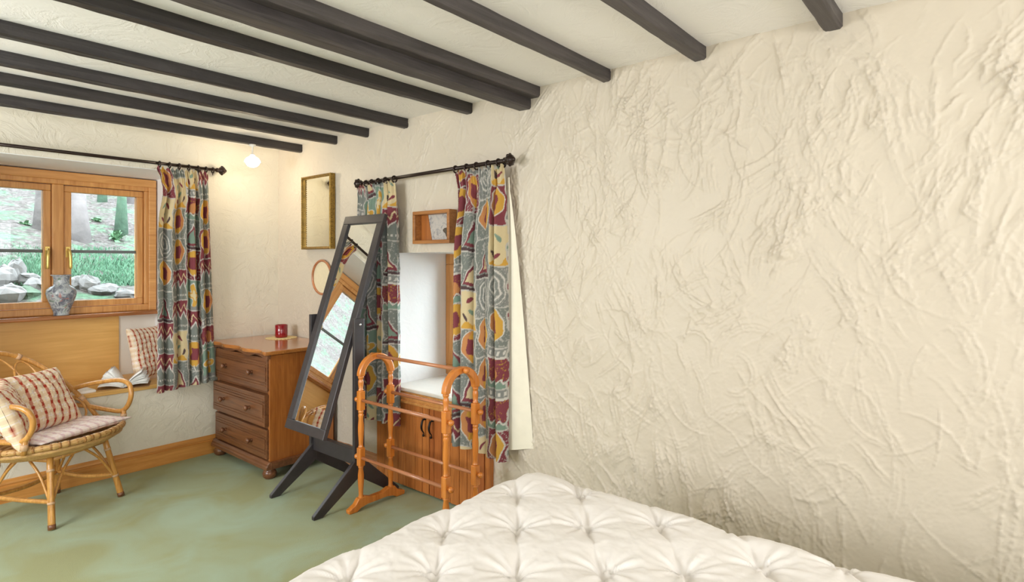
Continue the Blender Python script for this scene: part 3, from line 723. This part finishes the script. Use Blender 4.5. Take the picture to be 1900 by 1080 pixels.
# ------------------------------------------------------------------ towel rail
tr = thing('towel_rail', 'orange varnished wooden towel rail with turned posts and arched ends', 'towel rail', (2.006, 2.335, 0))
XA, XB = 1.905, 2.107
post_prof = [(.013, .060), (.016, .068), (.012, .078), (.0125, .10), (.0165, .15), (.0165, .19), (.012, .225), (.016, .232), (.012, .240)]
post_prof2 = [(.012, .335), (.016, .342), (.012, .350), (.0125, .37), (.016, .42), (.0165, .45), (.0125, .50), (.0155, .515), (.012, .525), (.016, .534), (.012, .545)]
post_prof3 = [(.012, .645), (.0155, .652), (.0115, .66), (.015, .690), (.0145, .70), (.011, .712), (.0155, .718), (.0155, .726), (.014, .730)]
for Yu, sgn in ((2.67, 1), (2.0, -1)):
    ft = [(1.822, .0), (1.872, .0), (1.895, .014), (1.94, .022), (2.072, .022), (2.115, .014), (2.14, .0), (2.196, .0), (2.200, .022), (2.150, .040), (2.128, .068), (2.084, .070), (2.045, .056), (1.967, .056), (1.928, .070), (1.884, .068), (1.862, .040), (1.820, .020)]
    MB().prism(ft, lambda a, b_, c: (a, c, b_), Yu-.017, Yu+.017).build('foot', M['rack'], tr, bevel=.004)
    for px in (XA, XB):
        m = MB()
        for pf in (post_prof, post_prof2, post_prof3): m.lathe(pf, (px, Yu, 0), (0, 0, 1), 14)
        m.box(px-.0165, px+.0165, Yu-.0165, Yu+.0165, .238, .338).box(px-.0165, px+.0165, Yu-.0165, Yu+.0165, .543, .648)
        m.build('post', M['rack'], tr, bevel=.003)
    xc, ro, ri = (XA+XB)/2, .119, .084
    arcp = [(xc-ro*math.cos(a), .728+ro*math.sin(a)*.98) for a in [PI*i/28 for i in range(29)]]
    arci = [(xc-ri*math.cos(a), .728+ri*math.sin(a)*.98) for a in [PI*i/28 for i in range(28, -1, -1)]]
    m = MB(); n = 29
    for c in (Yu-.016, Yu+.016): m.v += [(a, c, b_) for a, b_ in arcp]+[(a, c, b_) for a, b_ in arci]
    for i in range(28):
        o_, i2 = i, 2*n-1-i
        for q in ((o_, o_+1, i2-1, i2), (2*n+o_, 2*n+i2, 2*n+i2-1, 2*n+o_+1), (o_, 2*n+o_, 2*n+o_+1, o_+1), (i2, i2-1, 2*n+i2-1, 2*n+i2)): m.f.append(q); m.sm.append(False)
    m.f += [(0, 2*n-1, 4*n-1, 2*n), (n-1, 3*n-1, 3*n, n)]; m.sm += [False, False]
    m.build('arch', M['rack'], tr, bevel=.005)
    for px, pz in ((xc, .828), (XA, .597), (XB, .607), (XA, .283), (XB, .295)):
        MB().lathe([(.008, 0), (.007, .006), (.013, .012), (.0155, .020), (.013, .029), (.004, .034)], (px, Yu+sgn*.015, pz), (0, sgn, 0), 12).build('knob', M['rack'], tr)
for px, pz in (((XA+XB)/2, .828), (XA, .597), (XB, .607), (XA, .283), (XB, .295)):
    MB().tube([(px, 2.01, pz), (px, 2.66, pz)], .0095, 12).build('rail', M['rail'], tr)

# ------------------------------------------------------------------ rattan chair
CC = Vector((.83, 3.95, 0)); Fv = Vector((.515, -.857, 0)).normalized(); Lv = Vector((-Fv.y, Fv.x, 0))
def cp(t, u, w_): return CC+Fv*t+Lv*u+Vector((0, 0, w_))
chair = thing('rattan_chair', 'round rattan armchair with looped back below the back window', 'chair', tuple(CC))
rim = []
def rim2(a): return cp(.30*math.cos(a), .315*math.sin(a), .405+.022*math.cos(a))
for i in range(168):
    a = 2*PI*i/168; rim.append(cp(.30*math.cos(a), .315*math.sin(a), .405+.022*math.cos(a)))
m = MB().tube(rim, [.0135+.0030*(i % 4 < 2)+.0008*(i % 3) for i in range(168)], 10, True)
m.build('seat_rim', M['cane'], chair)
m = MB()
for i in range(0, 168, 3):
    p, q = Vector(rim2(2*PI*i/168)), Vector(rim2(2*PI*(i+.9)/168)); m.tube([p, q], .0172, 8)
m.build('rim_binding', M['wrapdark'], chair, kind='stuff')
m = MB()
for k_, (rs, zz) in enumerate(((.97, .380), (.90, .368), (.82, .358), (.73, .350), (.63, .344), (.53, .340), (.43, .337), (.33, .335), (.22, .334), (.11, .334))):
    ring = [cp(.30*rs*math.cos(a), .315*rs*math.sin(a), zz+.022*math.cos(a)*rs) for a in [2*PI*i/40 for i in range(40)]]
    m.tube(ring, .0135 if k_ < 2 else .016, 8, True)
m.build('woven_seat', M['cane'], chair)
# back hoop
def bk(u, q): return cp(-(.05+.36*q), u, .425+.415*q)
hoop = [bk(.318*math.cos(a), math.sin(a)) for a in [PI*i/40 for i in range(41)]]
hoop = [cp(.03, .318, .395)]+hoop+[cp(.03, -.318, .395)]
MB().tube(hoop, .0135, 12).build('back_hoop', M['rattan'], chair)
for k_ in range(7):
    a = PI*(.5+k_)/7; u0, q0 = .20*math.cos(a), .62*math.sin(a)
    lp_ = []
    for i in range(28):
        b_ = 2*PI*i/28; rad, tan = .32*math.cos(b_), .066*math.sin(b_)
        uu = u0+math.cos(a)*rad*.31+(-math.sin(a))*tan; qq = q0+math.sin(a)*rad+math.cos(a)*tan/.42
        lp_.append(bk(uu, max(.02, qq)))
    MB().tube(lp_, .0062, 8, True).build('back_loop', M['rattan'], chair)
    for aa in (a,):
        p = bk(.318*math.cos(aa), math.sin(aa)); q = bk(.318*math.cos(aa+.06), math.sin(aa+.06))
        MB().tube([p, q], .0165, 10).build('binding', M['wrap'], chair)
# arms: bent loops at each side
for sg in (1, -1):
    path = [cp(-.27, .27*sg, .545), cp(-.16, .305*sg, .600), cp(-.02, .325*sg, .632), cp(.10, .325*sg, .645), cp(.175, .312*sg, .625), cp(.200, .300*sg, .570), cp(.180, .298*sg, .505), cp(.13, .302*sg, .468), cp(.02, .318*sg, .468), cp(-.12, .312*sg, .486), cp(-.21, .27*sg, .500)]
    MB().tube(smooth_path(path, 6), .0135, 12).build('arm', M['rattan'], chair)
    MB().tube([cp(.155, .298*sg, .478), cp(.145, .300*sg, .400)], .012, 10).build('arm_support', M['rattan'], chair)
    MB().tube([cp(.150, .299*sg, .455), cp(.148, .300*sg, .425)], .017, 10).build('binding', M['wrap'], chair)
tops = {(1, 1): (.15, .165), (1, -1): (.15, -.165), (-1, 1): (-.16, .165), (-1, -1): (-.16, -.165)}
tips = {(1, 1): (.21, .218), (1, -1): (.212, -.212), (-1, 1): (-.20, .20), (-1, -1): (-.20, -.20)}
legp = lambda k_, f_: cp(tops[k_][0]*(1-f_)+tips[k_][0]*f_, tops[k_][1]*(1-f_)+tips[k_][1]*f_, .345*(1-f_)+.002*f_)
for k_ in tops:
    lg = MB().tube([legp(k_, f_) for f_ in (-.06, .2, .5, .9, 1.0)], [.015, .0155, .0155, .0165, .017], 12).build('leg', M['rattan'], chair)
    MB().tube([legp(k_, .93), legp(k_, .995)], .0178, 12).build('leg_cap', M['chest_front'], lg)
    for f_ in (.16, .62): MB().tube([legp(k_, f_), legp(k_, f_+.035)], .0175, 10).build('binding', M['wrap'], lg)
order = [(1, 1), (1, -1), (-1, -1), (-1, 1)]
for i in range(4):
    A, B = order[i], order[(i+1) % 4]
    MB().tube([legp(A, .03), legp(B, .03)], .0135, 10).build('seat_support', M['rattan'], chair)
    if i != 0: MB().tube(smooth_path([legp(A, .62), (legp(A, .62)+legp(B, .62))/2-(cp(0, 0, 0)-(legp(A, .62)+legp(B, .62))/2).normalized()*-.02, legp(B, .62)], 6), .0115, 10).build('stretcher', M['rattan'], chair)
    for P_, Q_ in ((A, B), (B, A)):
        a0 = legp(P_, .68); top = legp(P_, .03).lerp(legp(Q_, .03), .42)
        mid = legp(P_, .28).lerp(legp(Q_, .28), .18)
        MB().tube(smooth_path([a0, mid, top], 8), .0070, 8).build('brace', M['rattan'], chair)

# ------------------------------------------------------------------ checked cushions
def gingham(u, v, pitch, glare=0):
    cream, red, mid, lilac = lin((226, 206, 176)), lin((168, 58, 40)), lin((206, 158, 132)), lin((236, 226, 232))
    a, b_ = (u/pitch) % 1, (v/pitch) % 1
    A = (a < .30)[..., None]; B = (b_ < .36)[..., None]; thin = ((np.abs(a-.71) < .05))[..., None]; thb = ((np.abs(b_-.71) < .05))[..., None]
    c = np.where(A & B, red*.9, np.where(A, red*.55+mid*.35+cream*.10, np.where(B, mid*.25+cream*.75, cream)))
    c = np.where((thin | thb) & ~A & ~B, lilac*.6+cream*.4, c)
    return c*(1-glare)+lilac*glare
def cushion(name, label, center, ax, ay, sx, sy, thick, pitch, seed, glare=0, group=None, n=120, tops=True):
    ax, ay = Vector(ax).normalized(), Vector(ay).normalized(); az = ax.cross(ay).normalized()
    rg = np.random.default_rng(seed); S = np.linspace(-1, 1, n)
    a, b_ = np.meshgrid(S, S, indexing='ij')
    f_ = (np.clip(1-np.abs(a)**2.6, 0, 1)*np.clip(1-np.abs(b_)**2.6, 0, 1))**.42
    pinch = 1-.07*(1-np.abs(b_)**2)*np.abs(a)**3; pinch2 = 1-.07*(1-np.abs(a)**2)*np.abs(b_)**3
    wr = fnoise((n, n), 3.0, seed=seed)*.0045*(f_+.15)
    A = np.array
    Ps = []
    for sg in (1, -1):
        z = sg*(thick/2*f_)+wr*sg
        P = A(center)+(a*sx/2*pinch)[..., None]*A(ax)+(b_*sy/2*pinch2)[..., None]*A(ay)+z[..., None]*A(az)
        Ps.append(P if sg == 1 else P[::-1])
    P = np.concatenate([Ps[0], Ps[1][1:]], 0)
    cA = gingham(a*sx/2+1+.006*np.sin(b_*4+seed), b_*sy/2+1+.005*np.sin(a*5), pitch, glare)
    c = np.concatenate([cA, cA[::-1][1:]], 0)
    o = grid_obj(name, P, M['check'], origin=tuple(center), col=c)
    return tag(o, label, 'cushion', group)
zd = Vector((0, 0, 1)); upb = (zd*.80-Fv*.60).normalized()
cushion('cushion', 'plump red checked cushion leaning on the rattan chair back', cp(-.115, .015, .588), Lv*1.0-Fv*.1, upb+Lv*.10, .40, .36, .13, .052, 4)
cushion('cushion', 'second checked cushion at the left edge of photo behind the chair arm', cp(-.01, -.225, .575), (Lv*.62+Fv*-.62), (zd*.9-Lv*.25-Fv*.2), .36, .34, .11, .050, 6)
cushion('seat_pad', 'flat pale checked seat pad on the round rattan seat', cp(.035, .02, .432), Lv*1.0+Fv*.06, Fv*1.0-Lv*.06+zd*.06, .53, .36, .055, .050, 8, glare=.55)  # window glare on the pad is blended into its print colour
cushion('cushion', 'red checked cushion on the window seat half hidden by the curtain', (1.500, 4.56, BZ+.185), (.85, .5, 0), (-.12, .16, .97), .34, .36, .11, .034, 9)

# ------------------------------------------------------------------ books and vase on the window seat and sill
bk0 = thing('open_book', 'open paperback with fanned white pages on the window seat', 'book', (1.29, 4.40, BZ+.001))
dx = Vector((.93, -.37, 0)); dy = Vector((.37, .93, 0)); c0 = Vector((1.290, 4.385, BZ))
def sheet(m, ang, ln_, bow, wd, th_=.0012):
    pts = []
    for i in range(7):
        f_ = i/6; pts.append(dx*(math.cos(ang)*ln_*f_)+zd*(math.sin(ang)*ln_*f_+bow*math.sin(PI*f_*.9)+.003))
    b0_ = len(m.v)
    for p in pts: m.v += [tuple(c0+p-dy*wd/2), tuple(c0+p+dy*wd/2), tuple(c0+p-dy*wd/2+zd*th_), tuple(c0+p+dy*wd/2+zd*th_)]
    for i in range(6):
        q = b0_+i*4
        for f4 in ((q, q+4, q+5, q+1), (q+2, q+3, q+7, q+6), (q, q+2, q+6, q+4), (q+1, q+5, q+7, q+3)): m.f.append(f4); m.sm.append(True)
    m.f += [(b0_, b0_+1, b0_+3, b0_+2), (b0_+24, b0_+26, b0_+27, b0_+25)]; m.sm += [False]*2
for ang0, n_, sg in ((.10, 7, 1), (.10, 8, -1)):
    m = MB()
    for i in range(n_):
        a_ = ang0+i*(.10 if sg == 1 else .135)+.03*math.sin(i*2.3); a_ = a_ if sg == 1 else PI-a_
        sheet(m, a_, .135-.004*(i % 2), .012, .20, .0022)
    m.build('pages', M['paper'], bk0)
m = MB(); m.obox(c0+zd*.0012, (dx, dy, zd), (.142, .103, .0012)); m.build('cover', M['cover'], bk0)
mg = MB()
for i, (ox, oy) in enumerate(((0, 0), (.003, .004), (-.002, .002))):
    c_ = Vector((1.02+ox, 4.36+oy, BZ+.003+.005*i)); mg.obox(c_, ((.98, .12, 0), (-.12, .98, 0), (0, 0, 1)), (.085, .06, .0024))
tag(mg.build('magazine', M['paper'], origin=(1.02, 4.36, BZ)), 'flat white magazine lying on the window seat beside the open book', 'magazine')
vx, vy = 1.035, NY-.045
vp = [(.040, 0), (.044, .004), (.042, .010), (.046, .03), (.062, .075), (.077, .115), (.083, .145), (.080, .168), (.066, .186), (.048, .196), (.043, .205), (.042, .235), (.046, .255), (.058, .264), (.059, .268), (.054, .268), (.042, .256), (.038, .235), (.038, .21)]
tag(MB().lathe(vp, (vx, vy, 1.0005), (0, 0, 1), 32).build('vase', M['vase'], origin=(vx, vy, 1.0005)), 'blue grey patterned porcelain vase on the window sill', 'vase')

# ------------------------------------------------------------------ bed and pin-tucked duvet
bed = thing('bed', 'double bed base and mattress under the ivory duvet', 'bed', (.82, .2, 0))
MB().box(.10, 1.60, -.9, 1.22, .06, .34).build('divan_base', M['lining'], bed, bevel=.02)
MB().box(.08, 1.62, -.92, 1.24, .34, .545).build('mattress', M['lining'], bed, bevel=.05)
for fx in (.2, 1.5):
    for fy in (-.8, 1.12): MB().lathe([(.03, .06), (.03, .02), (.025, 0)], (fx, fy, 0), (0, 0, 1), 12).build('foot', M['black'], bed)
px0, px1, qy0, qy1, RR = .12, 1.595, -.9, 1.235, .13
ext = .44
pu = np.concatenate([np.arange(px0-ext, px0, .03), np.arange(px0, .35, .02), np.arange(.35, px1+.26, .0052), np.arange(px1+.26, px1+ext, .02)])
qv = np.concatenate([np.arange(qy0, -.1, .03), np.arange(-.1, qy1+.26, .0052), np.arange(qy1+.26, qy1+ext, .02)])
PU, QV = np.meshgrid(pu, qv, indexing='ij')
# lattice of tucks
A_, B_ = np.array([.320, .002]), np.array([.1365, -.1515]); O_ = np.array([1.459, 1.202])
Mi = np.linalg.inv(np.stack([A_, B_], 1))
rel = np.stack([PU-O_[0], QV-O_[1]], -1)@Mi.T
best = np.full(PU.shape, 9.); bx_ = np.zeros(PU.shape); by_ = np.zeros(PU.shape); idx = np.zeros(PU.shape)
fi, fj = np.floor(rel[..., 0]), np.floor(rel[..., 1])
for di in (-1, 0, 1, 2):
    for dj in (-1, 0, 1, 2):
        ci, cj = fi+di, fj+dj
        jx = .010*np.sin(ci*12.9+cj*78.2); jy = .010*np.sin(ci*39.3+cj*11.1)
        x = PU-(O_[0]+ci*A_[0]+cj*B_[0]+jx); y = QV-(O_[1]+ci*A_[1]+cj*B_[1]+jy); d_ = np.hypot(x, y)
        u_ = d_ < best; best = np.where(u_, d_, best); bx_ = np.where(u_, x, bx_); by_ = np.where(u_, y, by_); idx = np.where(u_, np.sin(ci*5.3+cj*9.7)*3, idx)
th_ = np.arctan2(by_, bx_)
puff = .017*(1-np.exp(-(best/.085)**1.2))
star = (np.cos(9*th_+idx*2+4*best)+.8*np.cos(14*th_+idx*5))*.0052*np.exp(-best/.055)*(1-np.exp(-(best/.016)**2))
button = .010*np.exp(-(best/.010)**2)-.003*np.exp(-((best-.018)/.007)**2)
# valley folds joining tucks along two lattice directions
def valley(d1, d2, wid, dep):
    M2 = np.linalg.inv(np.stack([d1, d2], 1)); r2 = np.stack([PU-O_[0], QV-O_[1]], -1)@M2.T
    s2 = r2[..., 1]-np.round(r2[..., 1]); dist = s2*abs(np.cross(d1, d2))/np.linalg.norm(d1); al_ = r2[..., 0]-np.round(r2[..., 0])
    dist = dist+.003*np.sin(al_*7+idx)
    return -dep*np.exp(-np.abs(dist)/wid)*(.30+.70*np.abs(np.cos(PI*al_))**1.5)
fold = valley(A_-B_, B_, .016, .023)+valley(B_, A_-B_, .012, .008)
wrk = fnoise(PU.shape, 2.4, seed=21)*.0011
hd_ = puff+star+button+fold+wrk
ex = np.where(PU > px1, PU-px1, np.where(PU < px0, PU-px0, 0)); ey = np.where(QV > qy1, QV-qy1, 0)
e_ = np.hypot(ex, ey)+1e-9; ux, uy = ex/e_, ey/e_
ang = np.clip(e_/RR, 0, PI/2); over = np.clip(e_-RR*PI/2, 0, None)
hor = RR*np.sin(ang); drop = RR*(1-np.cos(ang))+over
nx, nz = np.sin(ang), np.cos(ang)
sway = .010*np.sin(PU*21+QV*17)*np.clip(over/.1, 0, 1)
Xd = np.clip(PU, px0, px1)+ux*(hor+nx*(hd_+sway)); Yd = np.minimum(QV, qy1)+uy*(hor+nx*(hd_+sway)); Zd = .598-drop+nz*hd_
Zd = np.maximum(Zd, .02)
P = np.stack([Xd, Yd, Zd], -1)
dv = grid_obj('duvet', P[:, ::-1] if False else P, M['duvet'], origin=(.82, .2, .55))
tag(dv, 'ivory pin tucked duvet spread over the bed', 'duvet')

# ------------------------------------------------------------------ woodland outside
def gz(y, x=0): return .75+.30*(y-5.0)+.05*math.sin(x*1.7+y*.9)+.04*math.sin(x*.6-y*1.3)
gx = np.linspace(-14, 16, 170); gy = np.linspace(5.15, 24, 130); GXX, GYY = np.meshgrid(gx, gy, indexing='ij')
GZ = .75+.30*(GYY-5.0)+.05*np.sin(GXX*1.7+GYY*.9)+.04*np.sin(GXX*.6-GYY*1.3)+.45*np.clip(GYY-12, 0, None)+.03*fnoise(GXX.shape, 2.2, seed=31)
struct(grid_obj('ground_outside', np.stack([GXX, GYY, GZ], -1), M['ground']))
gx2 = np.linspace(D+.9, 9, 30); gy2 = np.linspace(-6, 5.3, 50); G2, G3 = np.meshgrid(gx2, gy2, indexing='ij')
struct(grid_obj('ground_outside', np.stack([G2, G3, -.1+.02*fnoise(G2.shape, 2, seed=4)], -1), M['ground']))
def tufts(name, region, n, hmin, hmax, mat, seed):
    rg = np.random.default_rng(seed); V = []; Fc = []
    for q in range(n):
        x, y = rg.uniform(*region[0]), rg.uniform(*region[1]); z = gz(y, x)-.01; a = rg.uniform(0, PI*2); h = rg.uniform(hmin, hmax); w_ = .006+.006*rg.random()
        ca_, sa_ = math.cos(a), math.sin(a); lx, ly = rg.normal(0, .35, 2)*h; b0_ = len(V)
        V += [(x-w_*ca_, y-w_*sa_, z), (x+w_*ca_, y+w_*sa_, z), (x+lx, y+ly, z+h)]; Fc.append((b0_, b0_+1, b0_+2))
    me = bpy.data.meshes.new(name); me.from_pydata(V, [], Fc); me.materials.append(mat)
    o = bpy.data.objects.new(name, me); COL.objects.link(o); o['kind'] = 'stuff'; return o
tag(tufts('grass', ((-1.6, 2.8), (6.25, 7.7)), 30000, .025, .07, M['grass'], 3), 'pale green grass on the bank outside the back window', 'grass')
def rock(label, x, y, sx, sy, sz, mat, seed):
    rg = np.random.default_rng(seed); n = 18; m = MB(); m.ball((0, 0, 0), 1, 12)
    ph = rg.uniform(0, 6, 9); z0 = gz(y, x)
    m.v = [(x+sx*.82*a*(1+.16*math.sin(3*b_+ph[0])*math.sin(2.5*c+ph[1])+.10*math.sin(5*c+4*a+ph[2])), y+sy*b_*(1+.15*math.sin(3*a+ph[3])+.08*math.sin(6*c+ph[4])), z0+sz*.55+sz*.9*c*(1+.16*math.sin(3*a+ph[5])+.09*math.sin(5*b_+ph[6]))) for a, b_, c in m.v]
    m.v = [(a+rg.normal(0, sx*.06), b_+rg.normal(0, sy*.06), c+rg.normal(0, sz*.06)) for a, b_, c in m.v]; m.sm = [False]*len(m.sm)
    return tag(m.build('rock', mat, origin=(x, y, z0)), label, 'rock', 'rocks outside the back window')
def at(px, y):  # a bearing from the photographer's spot, used to scatter outdoor things
    l = (px-950)/1077; a = math.cos(YAW)+l*math.sin(YAW); b_ = math.sin(YAW)-l*math.cos(YAW); return a/b_*y
for (px, y, sx, sy, sz, mt, lb) in (
    (4, 6.35, .13, .13, .12, 'rock', 'grey rock at the far left edge, seen through the left pane'),
    (29, 6.45, .085, .10, .13, 'rock', 'pale upright boulder at the top of the rock pile, left pane'),
    (8, 5.95, .16, .13, .10, 'rock', 'broad low grey rock in front of the pile, left pane'),
    (52, 6.35, .11, .10, .07, 'rock', 'flat dark topped rock in the middle of left pane pile'),
    (44, 6.0, .12, .10, .065, 'rockg', 'mossy green rock low in the left pane'),
    (72, 6.1, .10, .12, .10, 'rock', 'grey rock behind the left window handle side of the pile'),
    (140, 6.15, .07, .09, .085, 'rock', 'small rock just right of the vase, right pane'),
    (163, 6.10, .105, .10, .095, 'rock', 'pale rounded boulder right of the vase, right pane'),
    (191, 6.0, .13, .10, .060, 'rock', 'flat rock in the middle of the right pane bottom'),
    (232, 5.85, .10, .10, .05, 'rock', 'low pale rock near the right edge of the right pane')):
    rock(lb, at(px, y), y, sx, sy, sz, M[mt], int(px)+3)
def trunk(label, px, y, w_, mat, seed, lean=0):
    x = at(px, y); z0 = gz(y, x)-.1; rg = np.random.default_rng(seed); n = 14; m = MB(); pts = []; rr_ = []
    for i in range(14):
        f_ = i/13; pts.append((x+lean*f_*5+.03*math.sin(f_*6+seed), y+.03*math.sin(f_*5+seed*2), z0+f_*7)); rr_.append(w_/2*(1.7 if i == 0 else 1.0-.35*f_))
    m.tube(pts, rr_, n)
    m.v = [(a+rg.normal(0, w_*.02), b_+rg.normal(0, w_*.02), c) for a, b_, c in m.v]
    return tag(m.build('tree', mat, origin=(x, y, z0)), label, 'tree')
trunk('grey tree trunk seen through the left window pane', 71, 8.0, .105, M['bark'], 1)
trunk('thin mossy tree trunk further back in the left window pane', 40, 11.0, .14, M['barkg'], 2, .05)
trunk('broad pale tree trunk in the right window pane', 147, 7.9, .145, M['barkp'], 3, .02)
trunk('slim mossy trunk in the middle of the right window pane', 195, 9.5, .08, M['barkg'], 4)
trunk('mossy green trunk near the right edge of the right pane', 229, 8.3, .10, M['barkg'], 5)
trunk('pale thin trunk hard against the right edge of right pane', 243, 9.6, .10, M['barkp'], 6)
def fern(label, px, y, rad, h_, seed):
    x = at(px, y); z0 = gz(y, x); rg = np.random.default_rng(seed); V = []; Fc = []
    for q in range(46):
        a = rg.uniform(0, 2*PI); ln_ = rad*rg.uniform(.5, 1.1); el = rg.uniform(.2, 1.2); wd_ = .025
        prev = None
        for i in range(5):
            f_ = i/4; d_ = ln_*f_; p = (x+math.cos(a)*d_*math.cos(el), y+math.sin(a)*d_*math.cos(el), z0+h_*(math.sin(el)*f_*1.4-.7*f_*f_))
            w2 = wd_*(1-f_)*(.4+f_*2.4)+.002; b0_ = len(V)
            V += [(p[0]-math.sin(a)*w2, p[1]+math.cos(a)*w2, p[2]), (p[0]+math.sin(a)*w2, p[1]-math.cos(a)*w2, p[2])]
            if i: Fc.append((b0_-2, b0_-1, b0_+1, b0_))
    me = bpy.data.meshes.new('fern'); me.from_pydata([(a-x, b_-y, c-z0) for a, b_, c in V], [], Fc); me.materials.append(M['leaf'])
    o = bpy.data.objects.new('fern', me); COL.objects.link(o); o.location = (x, y, z0); return tag(o, label, 'fern', 'ferns on the bank')
for i, (px, y, r_, h_, lb) in enumerate(((45, 8.2, .2, .2, 'green fern low beside the grey trunk, left pane'), (15, 11.5, .4, .4, 'leafy fern high in the left pane'),
    (178, 8.6, .2, .18, 'small fern right of the broad pale trunk'), (176, 11.2, .4, .4, 'leafy green fern high in the right pane'),
    (215, 8.0, .22, .25, 'fern at the top of the grass, right side of right pane'), (140, 8.0, .2, .2, 'fern at the foot of the broad pale trunk'))):
    fern(lb, px, y, r_, h_, 50+i)
